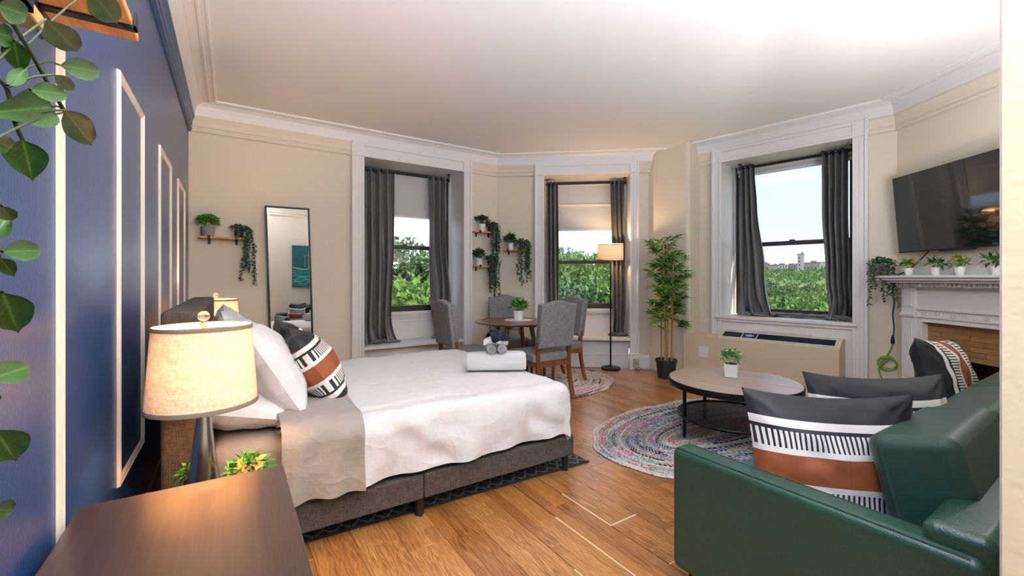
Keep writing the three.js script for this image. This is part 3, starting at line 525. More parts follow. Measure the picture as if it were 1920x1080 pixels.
// towels at the foot of the bed
function rollGeo(r, L, turns, seed) { // spiral roll, axis along x
  const prof = []; const N = turns * 28; for (let i = 0; i <= N; i++) { const t = i / N, an = t * turns * 2 * PI, q = lerp(0.004, r, t); prof.push([q * cos(an), q * sin(an) * 0.93]); }
  const sheet = grid(N, 14, (a, b) => { const p = prof[Math.round(a * N)], e = 1 - 0.03 * Math.pow(Math.abs(b * 2 - 1), 6); return [(b - 0.5) * L + 0.006 * sin(a * 31 + seed), p[1] * e, p[0] * e]; });
  const caps = [-1, 1].map((s) => new THREE.CircleGeometry(r * 0.94, 24).rotateY(s * PI / 2).translate(s * (L / 2 - 0.012), 0, 0)); return merge(sheet, ...caps);
}
{
  const tg = (n, l, pos, turn) => thing(n, l, 'towel', pos, turn);
  const T0 = [1.59, 0.592, -2.65], ta = -Math.atan2(0.20, 0.36);
  const b = tg('bath_towel', 'thick folded white bath towel lying on the duvet', T0, ta); b.scale.set(1.15, 1.15, 1.1);
  const sec = []; for (let i = 0; i < 64; i++) { const t = i / 64 * 2 * PI; sec.push([0.095 * Math.sign(cos(t)) * Math.pow(Math.abs(cos(t)), 0.75), 0.056 * Math.sign(sin(t)) * Math.pow(Math.abs(sin(t)), 0.8)]); }
  part(b, 'towel_body', grid(64, 20, (a, v) => { const p = sec[Math.round(a * 64) % 64], e = 1 - 0.10 * Math.pow(Math.abs(v * 2 - 1), 8), w = 0.004 * sin(a * 40) * (0.5 + v); return [(v - 0.5) * 0.36, 0.056 + p[1] * e + w, p[0] * e]; }), M.towel);
  for (const s of [-1, 1]) part(b, 'rolled_end', merge(...[0.25, 0.5, 0.72, 0.92].map((k) => { const g = new THREE.TorusGeometry(1, 0.09 / (0.3 + k), 6, 36).scale(0.083 * k, 0.047 * k, 0.012); return g.rotateY(PI / 2).translate(s * 0.168, 0.056, 0); }), new THREE.CircleGeometry(1, 32).scale(0.09, 0.052, 1).rotateY(s * PI / 2).translate(s * 0.166, 0.056, 0)), M.towel);
  const off = (dx, dy, dz) => [T0[0] + dx * cos(ta) + dz * sin(ta), T0[1] + dy, T0[2] - dx * sin(ta) + dz * cos(ta)];
  for (const [dx, nm] of [[-0.042, 'small rolled white towel resting on the bath towel toward the pillows'], [0.032, 'small rolled white towel resting on the bath towel toward the bed foot']]) { const t = tg('hand_towel', nm, off(dx, 0.16, 0.0), ta + PI / 2 + 0.1); part(t, 'towel_roll', rollGeo(0.035, 0.17, 3, dx * 100), M.towel); }
  const w = tg('face_towel', 'white face towel knotted over the small towel rolls', off(-0.005, 0.215, 0.01), ta);
  part(w, 'towel_cloth', (() => { const g = new THREE.IcosahedronGeometry(1, 12); const p = g.attributes.position; for (let i = 0; i < p.count; i++) { const v = V3(p.getX(i), p.getY(i), p.getZ(i)), k = 1 + 0.5 * (n3(v.x * 3 + 9, v.y * 3 + 4, v.z * 3 + 2, 5) - 0.5); const e = Math.abs(v.x); p.setXYZ(i, v.x * 0.085 * k, v.y * 0.03 * k * (1 + 0.5 * smooth(0.6, 1, e)) - 0.02 * e * e, v.z * 0.06 * k); } g.computeVertexNormals(); return mergeVertices(g.deleteAttribute('normal').deleteAttribute('uv')); })(), M.towel).geometry.computeVertexNormals();
  const nv = tg('wash_cloth', 'navy wash cloth folded on top of the towel stack', off(0.0, 0.248, 0.01), ta + 0.3);
  part(nv, 'cloth_fold', grid(30, 24, (a, b2) => [(a - 0.5) * 0.12, 0.022 * sin(a * PI) + 0.012 * sin(a * 13 + b2 * 2) - 0.05 * Math.pow(Math.abs(b2 * 2 - 1), 3) + 0.012, (b2 - 0.5) * 0.15]), M.navyTowel);
  part(nv, 'tied_ends', merge(rollGeo(0.019, 0.07, 2, 3).rotateY(0.9).translate(-0.03, -0.02, 0.075), rollGeo(0.019, 0.07, 2, 5).rotateY(-0.5).translate(0.035, -0.015, 0.07)), M.navyTowel);
}
// runner rug partly under the bed
{
  const c = document.createElement('canvas'); c.width = 256; c.height = 256; const x = c.getContext('2d'); x.fillStyle = '#2b2a2b'; x.fillRect(0, 0, 256, 256);
  x.strokeStyle = '#a49b92'; for (const [w, k] of [[9, 118], [6, 86]]) { x.lineWidth = w; x.beginPath(); x.moveTo(128, 128 - k); x.lineTo(128 + k, 128); x.lineTo(128, 128 + k); x.lineTo(128 - k, 128); x.closePath(); x.stroke(); }
  x.fillStyle = '#17171a'; x.beginPath(); x.moveTo(128, 72); x.lineTo(184, 128); x.lineTo(128, 184); x.lineTo(72, 128); x.fill();
  const t = new THREE.CanvasTexture(c); t.colorSpace = THREE.SRGBColorSpace; t.wrapS = t.wrapT = THREE.RepeatWrapping; t.repeat.set(1 / 0.085, 1 / 0.085); t.magFilter = THREE.LinearFilter;
  const g = thing('runner_rug', 'dark runner rug with pale diamond lattice partly under the bed', 'rug', [0.85, 0, -2.53], rad(-2.2));
  part(g, 'woven_field', rbox(2.38, 0.006, 0.62, 0.003, 0, 0.0045, 0), std({ map: t, roughness: 0.95, bumpMap: rep(weaveT, 12), bumpScale: 0.001 }));
  for (const s of [-1, 1]) part(g, 'bound_edge', rbox(2.40, 0.009, 0.018, 0.004, 0, 0.005, s * 0.315), std({ color: 0x1f1e1f, roughness: 0.9 }));
}
// ------------------------------------------------------------------ bedside furniture
function cabinet(name, label, x0, x1, z0, z1, h, drawers) {
  const g = thing(name, label, name === 'dresser' ? 'dresser' : 'nightstand', [0, 0, 0]);
  part(g, 'top', span(x0, x1, h - 0.03, h, z0, z1, 0.003), M.espresso);
  part(g, 'body', span(x0 + 0.005, x1 - 0.02, 0.06, h - 0.03, z0 + 0.01, z1 - 0.01), M.espresso);
  part(g, 'plinth', span(x0 + 0.02, x1 - 0.05, 0, 0.06, z0 + 0.03, z1 - 0.03), M.espresso);
  const dh = (h - 0.12) / drawers; for (let i = 0; i < drawers; i++) { const d = part(g, 'drawer', span(x1 - 0.02, x1 - 0.003, 0.07 + i * dh, 0.07 + (i + 1) * dh - 0.008, z0 + 0.015, z1 - 0.015, 0.003), M.espresso); part(d, 'knob', new THREE.SphereGeometry(0.014, 12, 10).translate(x1 + 0.01, 0.07 + (i + 0.5) * dh, (z0 + z1) / 2), M.nickel); }
  return g;
}
cabinet('dresser', 'dark espresso wood dresser against the navy wall', -0.34, 0.139, -1.585, -0.62, 0.642, 4);
cabinet('nightstand', 'dark nightstand holding the near table lamp beside the bed', -0.34, 0.12, -2.08, -1.62, 0.44, 2);
cabinet('nightstand', 'dark nightstand beyond the far side of the bed', -0.34, 0.12, -4.36, -3.88, 0.44, 2);
function tableLamp(x, z, base, label, I) {
  const g = thing('table_lamp', label, 'lamp', [x, base, z], 0), y0 = 0.365, y1 = 0.645;
  part(g, 'base', lathe([[0, 0], [0.062, 0], [0.064, 0.006], [0.058, 0.012], [0.052, 0.07], [0.038, 0.18], [0.025, 0.29], [0.019, 0.35], [0.017, 0.38], [0.0, 0.382]], 40), M.nickel);
  part(g, 'socket', lathe([[0, 0.38], [0.014, 0.38], [0.014, 0.44], [0.018, 0.445], [0.018, 0.48], [0, 0.482]], 20), M.nickel);
  const sh = part(g, 'shade', lathe([[0.164, y0], [0.145, y1]], 64), M.linenShade);
  part(sh, 'bottom_trim', lathe([[0.165, y0 - 0.001], [0.1675, y0], [0.1665, y0 + 0.014], [0.1635, y0 + 0.014]], 64), M.shadeTrim);
  part(sh, 'top_trim', lathe([[0.1455, y1 - 0.012], [0.1485, y1 - 0.012], [0.1475, y1 + 0.001], [0.1445, y1 + 0.001]], 64), M.shadeTrim);
  part(g, 'spider', merge(...[0, 1, 2].map((k) => taper([0, y1 - 0.012, 0], [0.144 * cos(k * 2.094 + 0.4), y1 - 0.006, 0.144 * sin(k * 2.094 + 0.4)], 0.0022, 0.0022, 6)), tube([[0, 0.46, -0.02], [0, 0.54, -0.055], [0, 0.61, -0.03], [0, y1 - 0.012, 0], [0, 0.61, 0.03], [0, 0.54, 0.055], [0, 0.46, 0.02]], 0.002, 40, 6)), M.nickel);
  part(g, 'finial', merge(lathe([[0, y1 - 0.01], [0.007, y1 - 0.01], [0.005, y1 + 0.008], [0.009, y1 + 0.012], [0.0, y1 + 0.014]], 16)), M.nickel);
  part(g, 'finial_ball', new THREE.SphereGeometry(0.0185, 24, 16).translate(0, y1 + 0.032, 0), M.glassBall);
  part(g, 'bulb', new THREE.SphereGeometry(0.028, 20, 16).scale(1, 1.2, 1).translate(0, 0.515, 0), M.bulb);
  const l = new THREE.PointLight(0xffbf82, I); l.position.set(0, 0.515, 0); l.castShadow = true; l.shadow.radius = 1.4; g.add(l);
}
tableLamp(-0.085, -1.86, 0.44, 'lit table lamp with beige linen shade on nickel cone base beside the dresser', 1.05);
tableLamp(-0.11, -4.12, 0.44, 'lit table lamp with beige linen shade beyond the headboard below the shelf', 2.0);

// ------------------------------------------------------------------ plants
class Leaves { // collects folded leaves
  constructor() { this.p = []; this.c = []; this.u = []; }
  add(base, dir, up, L, W, col, droop = 0.25) {
    const d = dir.clone().normalize(), s = d.clone().cross(up); if (s.lengthSq() < 1e-6) s.set(1, 0, 0); s.normalize(); const n = s.clone().cross(d);
    const q = (t, w, k) => base.clone().addScaledVector(d, L * t).addScaledVector(s, W * w).addScaledVector(n, k * L - droop * L * t * t);
    const a = q(0, 0, 0), m = q(0.5, 0, 0), l = q(0.42, 0.5, 0.06), r = q(0.42, -0.5, 0.06), e = q(1, 0, 0);
    for (const t of [[a, m, l], [a, r, m], [l, m, e], [m, r, e]]) for (const v of t) { this.p.push(v.x, v.y, v.z); this.c.push(col.r, col.g, col.b); this.u.push(0, 0); }
  }
  geo() { const g = new THREE.BufferGeometry(); g.setAttribute('position', new THREE.Float32BufferAttribute(this.p, 3)); g.setAttribute('uv', new THREE.Float32BufferAttribute(this.u, 2)); g.setAttribute('color', new THREE.Float32BufferAttribute(this.c, 3)); g.computeVertexNormals(); return g; }
}
const greens = (list) => list.map((c) => new THREE.Color(c));
const DEEP = greens([0x2f5a24, 0x3b6c2c, 0x274c22, 0x4b7c35]), FRESH = greens([0x4f8f2f, 0x6aa83e, 0x3c7a2a, 0x88bd58]), IVY = greens([0x24452b, 0x2f5635, 0x1d3a25, 0x3f6a40]), MINT = greens([0x5f9a4f, 0x86b976, 0x4a8340, 0xb5d3a2]);
const rdir = (r) => { const z = r() * 2 - 1, a = r() * 6.283, q = Math.sqrt(1 - z * z); return V3(q * cos(a), z, q * sin(a)); };
function ballFoliage(r, n, R, cy, L, W, cols, flat = 0.9) { const l = new Leaves(); for (let i = 0; i < n; i++) { const d = rdir(r); if (d.y < -0.35) d.y *= -1; const q = R * Math.pow(r(), 0.4); l.add(V3(d.x * q, cy + d.y * q * flat, d.z * q), d.clone().add(rdir(r).multiplyScalar(0.8)).add(V3(0, 0.3, 0)), rdir(r).add(V3(0, 1.5, 0)), L * (0.7 + 0.6 * r()), W * (0.7 + 0.6 * r()), cols[Math.floor(r() * cols.length)], 0.3); } return l.geo(); }
const potGeo = (r0, r1, h, wall = 0.006) => lathe([[0, 0], [r0 - 0.003, 0], [r0, 0.004], [r1, h - 0.003], [r1 - 0.002, h], [r1 - wall, h], [r1 - wall - 0.002, h - 0.018], [0, h - 0.018]], 32);
function squarePot(w, h) { const g = new RoundedBoxGeometry(w, h, w, 3, 0.006).translate(0, h / 2, 0); const p = g.attributes.position; for (let i = 0; i < p.count; i++) { const k = 0.86 + 0.14 * clamp(p.getY(i) / h); p.setX(i, p.getX(i) * k); p.setZ(i, p.getZ(i) * k); } return boxUV(g); }
function pottedBush(name, label, pos, o) {
  const r = rng(o.seed), g = thing(name, label, 'plant', pos, o.turn || 0, o.group);
  part(g, 'pot', o.square ? squarePot(o.r1 * 2, o.h) : potGeo(o.r0, o.r1, o.h), o.mat || M.potWhite);
  part(g, 'soil', new THREE.CylinderGeometry(o.r1 * 0.85, o.r1 * 0.8, 0.012, 20).translate(0, o.h - 0.002, 0), M.soil);
  part(g, 'foliage', ballFoliage(r, o.n, o.R, o.h + o.R * 0.55, o.L, o.W, o.cols, o.flat), M.leafV);
  if (o.flowers) { const fm = std({ color: o.flowers, roughness: 0.6 }); for (let i = 0; i < (o.nf || 8); i++) { const d = rdir(r); d.y = Math.abs(d.y) * 0.7 + 0.35; d.normalize(); const c = V3(d.x * o.R * 0.9, o.h + o.R * 0.6 + d.y * o.R * 0.95, d.z * o.R * 0.9), l = new Leaves(), wc = new THREE.Color(1, 1, 1); const fs = o.fs || 0.022; for (let k = 0; k < 7; k++) { const an = k / 7 * 6.283 + r(); l.add(c, V3(cos(an), 0.25, sin(an)).applyQuaternion(new THREE.Quaternion().setFromUnitVectors(V3(0, 1, 0), d)), d, fs, fs * 0.7, wc, 0.1); } const q = l.geo(); q.deleteAttribute('color'); part(g, 'flower', merge(q, new THREE.SphereGeometry(fs * 0.3, 8, 6).translate(c.x, c.y, c.z)), fm); } }
  return g;
}
function trailing(name, label, pos, o) { // pot with hanging strands
  const r = rng(o.seed), g = thing(name, label, 'plant', pos, o.turn || 0, o.group);
  if (o.pot !== false) { part(g, 'pot', potGeo(o.r0, o.r1, o.h), o.mat || M.potBlack); part(g, 'soil', new THREE.CylinderGeometry(o.r1 * 0.85, o.r1 * 0.8, 0.012, 20).translate(0, o.h - 0.004, 0), M.soil); }
  part(g, 'crown', ballFoliage(r, o.nTop || 90, o.R, o.h + 0.01, o.L, o.W, o.cols || IVY, 0.6), M.leafV);
  for (let s = 0; s < o.strands; s++) {
    const out = o.out[0] + (o.out[1] - o.out[0]) * r(), an = o.dir + (r() - 0.5) * (o.fan ?? 1.2), len = o.len * (0.45 + 0.55 * r()), dx = cos(an), dz = sin(an), pts = [];
    const yTop = o.h + 0.02 + 0.03 * r(); pts.push([dx * 0.015, yTop - 0.02, dz * 0.015], [dx * out * 0.6, yTop + 0.012, dz * out * 0.6], [dx * out, yTop - 0.03, dz * out]);
    const N = Math.max(3, Math.round(len / 0.06)); let x = dx * out, z = dz * out; for (let i = 1; i <= N; i++) { x += (r() - 0.5) * 0.025; z += (r() - 0.5) * 0.02; pts.push([x, yTop - 0.03 - len * i / N, z]); }
    const curve = new THREE.CatmullRomCurve3(pts.map((p) => V3(...p))), st = part(g, 'strand', new THREE.TubeGeometry(curve, pts.length * 4, 0.0014, 5), M.stem), l = new Leaves(), nl = Math.round((len + out) / o.gap);
    for (let i = 1; i <= nl; i++) { const p = curve.getPointAt(clamp(i / nl, 0, 1)); for (let k = 0; k < 2; k++) { const d = rdir(r); d.y = -Math.abs(d.y) * 0.5 - 0.1; l.add(p, d, V3(dx, 0.6, dz).add(rdir(r).multiplyScalar(0.4)), o.L * (0.75 + 0.5 * r()), o.W * (0.75 + 0.5 * r()), (o.cols || IVY)[Math.floor(r() * 4)], 0.2); } }
    part(st, 'leaves', l.geo(), M.leafV);
  }
  return g;
}
// ------------------------------------------------------------------ dining set
function makeChair() {
  const g = new THREE.Group(); g.name = 'dining_chair';
  // seat faces +z
  const seat = rbox(0.49, 0.10, 0.47, 0.035, 0, 0.435, 0.02, 5); { const p = seat.attributes.position; for (let i = 0; i < p.count; i++) { const x = p.getX(i), y = p.getY(i), z = p.getZ(i); if (y > 0.44) p.setY(i, y + 0.022 * (1 - Math.pow(x / 0.245, 2)) * (1 - Math.pow((z - 0.02) / 0.235, 2))); p.setX(i, x * (1 + 0.06 * (z + 0.2))); } }
  part(g, 'seat', seat, M.chairFabric);
  const bp = []; for (let i = 0; i <= 24; i++) { const s = i / 12 - 1; bp.push([-s * 0.225, 0.985 + 0.035 * (cos(clamp(Math.abs(s) * 1.25, 0, 1) * PI) * 0.5 + 0.5)]); }
  const back = extrude([[-0.215, 0.54], [0.215, 0.54], ...bp], 0.055, 0.016);
  { const p = back.attributes.position; for (let i = 0; i < p.count; i++) { const y = p.getY(i); p.setZ(i, p.getZ(i) - 0.245 - 0.16 * Math.pow(Math.max(0, y - 0.48), 1.3)); } back.computeVertexNormals(); }
  const bk = part(g, 'backrest', back, M.chairFabric);
  const nails = []; for (const s of [-1, 1]) for (let i = 0; i < 20; i++) { const y = 0.56 + i * 0.0215; nails.push(new THREE.SphereGeometry(0.0052, 6, 4).translate(s * 0.222, y, -0.222 - 0.16 * Math.pow(y - 0.48, 1.3))); }
  part(bk, 'nailhead_trim', merge(nails), M.bronze);
  part(g, 'seat_rail', merge(span(-0.215, 0.215, 0.345, 0.392, -0.225, -0.195, 0.003), span(-0.22, 0.22, 0.345, 0.392, 0.205, 0.235, 0.003), span(-0.225, -0.2, 0.345, 0.392, -0.2, 0.22, 0.003), span(0.2, 0.225, 0.345, 0.392, -0.2, 0.22, 0.003)), M.walnut);
  for (const s of [-1, 1]) {
    part(g, 'leg', boxUV(taper([s * 0.215, 0, 0.22], [s * 0.212, 0.39, 0.215], 0.018, 0.028, 4)), M.walnut);
    const c = []; for (let i = 0; i <= 12; i++) { const y = i / 12 * 0.60; c.push([y, -0.21 - 0.085 * Math.pow(clamp((0.42 - y) / 0.42), 1.8) - 0.16 * Math.pow(Math.max(0, y - 0.48), 1.3)]); }
    const leg = extrude([...c.map(([y, z]) => [z - lerp(0.015, 0.02, y / 0.6), y]), ...c.slice().reverse().map(([y, z]) => [z + lerp(0.015, 0.02, y / 0.6), y])], 0.034, 0.003).rotateY(-PI / 2).translate(s * 0.2 + 0.017, 0, 0);
    part(g, 'leg', leg, M.walnut);
  }
  return g;
}
{
  const proto = makeChair();
  for (const [x, z, turn, label] of [[2.75, -3.66, PI, 'grey upholstered dining chair with its back toward the bed foot and rug edge'], [2.12, -4.16, PI / 2, 'grey upholstered dining chair seen from the side beside the window seat curtain'], [3.02, -4.74, -0.42, 'grey upholstered dining chair in the bay corner below the trailing plants'], [3.33, -4.12, -PI / 2, 'grey upholstered dining chair between the table and the floor lamp']]) {
    const c = proto.clone(); c.name = numbered('dining_chair'); c.position.set(x, 0.009, z); c.rotation.y = turn; c.userData = { label, category: 'chair', group: 'dining chairs around the round table' }; scene.add(c);
  }
}
{
  const g = thing('dining_table', 'round dark walnut dining table on splayed legs in the bay', 'table', [2.73, 0.009, -4.14]);
  part(g, 'tabletop', boxUV(lathe([[0, 0.728], [0.42, 0.728], [0.455, 0.738], [0.462, 0.746], [0.455, 0.752], [0, 0.752]], 64)), M.darkWalnut);
  part(g, 'apron', merge(rbox(0.5, 0.045, 0.03, 0.004, 0, 0.705, 0).rotateY(PI / 4), rbox(0.5, 0.045, 0.03, 0.004, 0, 0.705, 0).rotateY(-PI / 4)), M.darkWalnut);
  for (let k = 0; k < 4; k++) { const a = PI / 4 + k * PI / 2 + 0.2; part(g, 'leg', boxUV(taper([0.36 * cos(a), 0, 0.36 * sin(a)], [0.2 * cos(a), 0.73, 0.2 * sin(a)], 0.015, 0.029, 10)), M.darkWalnut); }
}
solo('placemat', 'round white placemat on the dining table', 'placemat', lathe([[0, 0], [0.165, 0], [0.17, 0.003], [0.165, 0.005], [0, 0.005]], 48), M.potWhite, [2.80, 0.762, -4.16]);
pottedBush('potted_plant', 'bushy green plant in a whitewashed pot on the dining table', [2.80, 0.768, -4.16], { seed: 21, r0: 0.05, r1: 0.06, h: 0.11, R: 0.085, n: 260, L: 0.05, W: 0.032, cols: FRESH });

// ------------------------------------------------------------------ braided rugs
function braidRug(label, x, z, a, b, turn, seed, palette) {
  const g = thing('braided_rug', label, 'rug', [x, 0, z], turn), r = rng(seed), bw = 0.026, N = Math.floor(b / bw) - 1, mat = std({ vertexColors: true, roughness: 1, side: THREE.FrontSide });
  const f = a - b; // straight half length: stadium-like oval
  for (let k = 0; k <= N; k++) {
    const rb = b - (k + 0.5) * bw, ra = rb + f; if (rb < 0.01) break;
    const per = PI * (3 * (ra + rb) - Math.sqrt((3 * ra + rb) * (ra + 3 * rb))), n = Math.max(24, Math.round(per / 0.013)), pos = [], col = [], idx = [], RS = 5;
    const c1 = palette[Math.floor(r() * palette.length)], c2 = palette[Math.floor(r() * palette.length)], c3 = palette[0]; let run = 0, cc = c1;
    for (let i = 0; i < n; i++) {
      if (run-- <= 0) { run = 4 + Math.floor(r() * 26); cc = r() < 0.45 ? c1 : r() < 0.55 ? c2 : palette[Math.floor(r() * palette.length)]; }
      const t = i / n * 2 * PI, ex = 2.1, px = ra * Math.sign(cos(t)) * Math.pow(Math.abs(cos(t)), 2 / ex), pz = rb * Math.sign(sin(t)) * Math.pow(Math.abs(sin(t)), 2 / ex), l = Math.hypot(px, pz) || 1;
      const wv = k < 2 ? 0.010 * sin(t * 11 + seed) + 0.006 * sin(t * 17) : 0, bob = 0.0016 * ((i % 3) - 1);
      for (let j = 0; j < RS; j++) {
        const w = j / (RS - 1) * 2 - 1, q = w * bw * 0.5 + wv + bob * 0.7, y = 0.002 + 0.0095 * Math.sqrt(Math.max(0, 1 - w * w * 0.96)) + ((i + j) % 3 === 0 ? 0.0018 : 0);
        pos.push(px + px / l * q, y, pz + pz / l * q);
        const flk = (i + (j > 2 ? 1 : 0)) % 3 === 0, c = flk ? (r() < 0.55 ? palette[0] : palette[1 + Math.floor(r() * 2)]) : cc, m = 0.85 + 0.3 * r(); col.push(c.r * m, c.g * m, c.b * m);
      }
    }
    for (let i = 0; i < n; i++) for (let j = 0; j < RS - 1; j++) { const p = i * RS + j, q = ((i + 1) % n) * RS + j; idx.push(p, p + 1, q, q, p + 1, q + 1); }
    const ge = new THREE.BufferGeometry(); ge.setAttribute('position', new THREE.Float32BufferAttribute(pos, 3)); ge.setAttribute('color', new THREE.Float32BufferAttribute(col, 3)); ge.setIndex(idx); ge.computeVertexNormals();
    mat.side = THREE.DoubleSide; part(g, 'braid', ge, mat);
  }
  return g;
}
const PAL = greens([0xc9c2b8, 0x2b2b35, 0x8f8f94, 0xb58a86, 0x6f8fa8, 0x8aa79c, 0xb77a92, 0x7d72a6, 0xb59a72, 0x9fb3b5, 0xa86a6f, 0x5e8f98, 0xc7b0a6]);
const PAL2 = greens([0xd6cdc2, 0x3a3440, 0xa89a98, 0xc9a29c, 0xb4a7b8, 0xcdb9a6, 0xb57f88, 0x97a1a8, 0xd9c7bb, 0xc4a3a0]);
braidRug('large oval multicoloured braided rug under the coffee table', 3.45, -2.0, 1.28, 0.775, rad(-5), 3, PAL);
braidRug('round pale pink and grey braided rug under the dining set', 3.10, -4.16, 0.98, 0.76, 0, 9, PAL2);

// ------------------------------------------------------------------ coffee table
{
  const cx = 3.31, cz = -1.89, g = thing('coffee_table', 'round coffee table with grey wood top and lower mesh shelf', 'table', [cx, 0.011, cz], rad(18)), R = 0.475;
  const topM = M.greyWood;
  part(g, 'tabletop', boxUV(lathe([[0, 0.415], [R - 0.02, 0.415], [R - 0.006, 0.42], [R - 0.006, 0.438], [R - 0.012, 0.441], [0, 0.441]], 80)), topM);
  part(g, 'metal_band', lathe([[R - 0.008, 0.39], [R, 0.39], [R + 0.001, 0.436], [R - 0.008, 0.437]], 80), M.blackMetal);
  for (let k = 0; k < 4; k++) { const a = k * PI / 2 + PI / 4; part(g, 'leg', new THREE.CylinderGeometry(0.014, 0.014, 0.41, 14).translate(cos(a) * (R - 0.075), 0.205, sin(a) * (R - 0.075)), M.blackMetal); }
  const sh = part(g, 'shelf_rim', new THREE.TorusGeometry(R - 0.075, 0.013, 10, 80).rotateX(PI / 2).translate(0, 0.155, 0), M.blackMetal);
  const wires = []; for (let i = -31; i <= 31; i++) { const q = i * 0.0125, h = Math.sqrt(Math.max(0, (R - 0.075) ** 2 - q * q)); if (h < 0.02) continue; for (const ax of [0, 1]) wires.push(ax ? box(0.0028, 0.002, h * 2, q, 0.155, 0) : box(h * 2, 0.002, 0.0028, 0, 0.157, q)); }
  const ms = part(g, 'shelf_mesh', merge(wires), M.blackMetal);
}
pottedBush('potted_plant', 'small frosted green bush in a white square pot on the coffee table', [3.39, 0.453, -1.95], { seed: 33, square: true, turn: 0.5, r1: 0.052, r0: 0.05, h: 0.105, R: 0.078, n: 420, L: 0.026, W: 0.017, cols: MINT });

// ------------------------------------------------------------------ sofa
{
  const x0 = 1.48, x1 = 3.66, zb = -0.235, zf = -1.10, aw = 0.10, g = thing('sofa', 'dark green leather sofa with slim track arms', 'sofa');
  const arm = (a) => { const s = rbox(aw, 0.48, zb - zf, 0.028, a + aw / 2, 0.335, (zb + zf) / 2, 6); return s; };
  for (const a of [x0, x1 - aw]) { const m = part(g, 'arm', arm(a), M.leather); for (const q of [0.012, aw - 0.012]) part(m, 'piping', tube([[a + q, 0.572, zf + 0.02], [a + q, 0.572, zb - 0.03]], 0.003, 20, 6), M.leather); }
  part(g, 'base', rbox(x1 - x0 - 2 * aw + 0.02, 0.17, zb - zf - 0.05, 0.012, (x0 + x1) / 2, 0.215, (zb + zf) / 2 + 0.0), M.leather);
  const back = part(g, 'back', rbox(x1 - x0 - 0.012, 0.50, 0.14, 0.03, (x0 + x1) / 2 + 0.02, 0.375, zb - 0.055, 6), M.leather);
  const n = 3, cw = (x1 - x0 - 2 * aw) / n;
  for (let i = 0; i < n; i++) {
    const cx = x0 + aw + cw * (i + 0.5);
    const sc = rbox(cw - 0.006, 0.12, 0.70, 0.04, cx, 0.335, -0.76, 6); { const p = sc.attributes.position; for (let k = 0; k < p.count; k++) if (p.getY(k) > 0.36) p.setY(k, p.getY(k) + 0.02 * (1 - ((p.getX(k) - cx) / (cw / 2)) ** 2)); }
    part(g, 'seat_cushion', sc, M.leather);
    const bw2 = i ? cw - 0.01 : cw - 0.10, bc = new RoundedBoxGeometry(bw2, 0.43, 0.21, 14, 0.035), p = bc.attributes.position;
    for (let k = 0; k < p.count; k++) { const a = p.getX(k) / (cw / 2), b = p.getY(k) / 0.215, s = Math.sign(p.getZ(k)); const e = Math.max(0, 1 - a * a) * Math.max(0, 1 - b * b); p.setZ(k, p.getZ(k) + s * (0.055 * e + 0.020 * (fbm(a * 0.5 + 0.5, b * 0.5 + 0.5, 5, 5, 3, 61 + i) - 0.5) * 2)); p.setY(k, p.getY(k) + 0.02 * (1 - a * a) * (b > 0 ? 1 : 0) + (b > 0.5 ? 0.012 * (fbm(a * 0.5 + 0.5, 0.3, 5, 3, 2, 5 + i) - 0.5) * 2 : 0)); }
    const m = part(g, 'back_cushion', bc, M.leather, [cx + (i ? 0.04 : 0.095), 0.545, -0.39], [-0.24, 0, 0]); bc.computeVertexNormals();
    part(m, 'seam', merge(tube([[-bw2 / 2 + 0.003, 0.19, 0.075], [-bw2 / 2 - 0.0, -0.19, 0.075]], 0.003, 12, 6), tube([[-bw2 / 2 + 0.003, 0.19, -0.075], [-bw2 / 2, -0.19, -0.075]], 0.003, 12, 6)), M.leather);
  }
  for (const [x, z] of [[x0 + 0.06, zf + 0.06], [x1 - 0.06, zf + 0.06], [x0 + 0.06, zb - 0.06], [x1 - 0.06, zb - 0.06]]) part(g, 'leg', taper([x, 0, z], [x, 0.13, z], 0.014, 0.022, 12), M.bedLeg);
}
basis(solo('cushion', 'striped black white and brown cushion leaning inside the near sofa arm', 'cushion', pillowGeo(0.57, 0.53, 0.23, { seed: 41, wr: 0.009, k: 0.10, ex: 2.3 }), M.pattern), [0.70, 0, 0.66], [0.12, 1, -0.13], [1.80, 0.575, -0.665]);
basis(solo('cushion', 'striped cushion standing behind the near cushion on the sofa', 'cushion', pillowGeo(0.57, 0.53, 0.22, { seed: 45, wr: 0.009, k: 0.10, ex: 2.3 }), M.pattern), [0.76, 0, 0.58], [0.10, 1, -0.12], [2.25, 0.59, -0.66]);
basis(solo('cushion', 'striped cushion tipped on its side at the far end of the sofa', 'cushion', pillowGeo(0.52, 0.50, 0.19, { seed: 48, wr: 0.008, k: 0.06 }), M.pattern), [-0.10, -0.96, 0.22], [0.95, -0.10, 0.10], [3.24, 0.665, -0.66]);

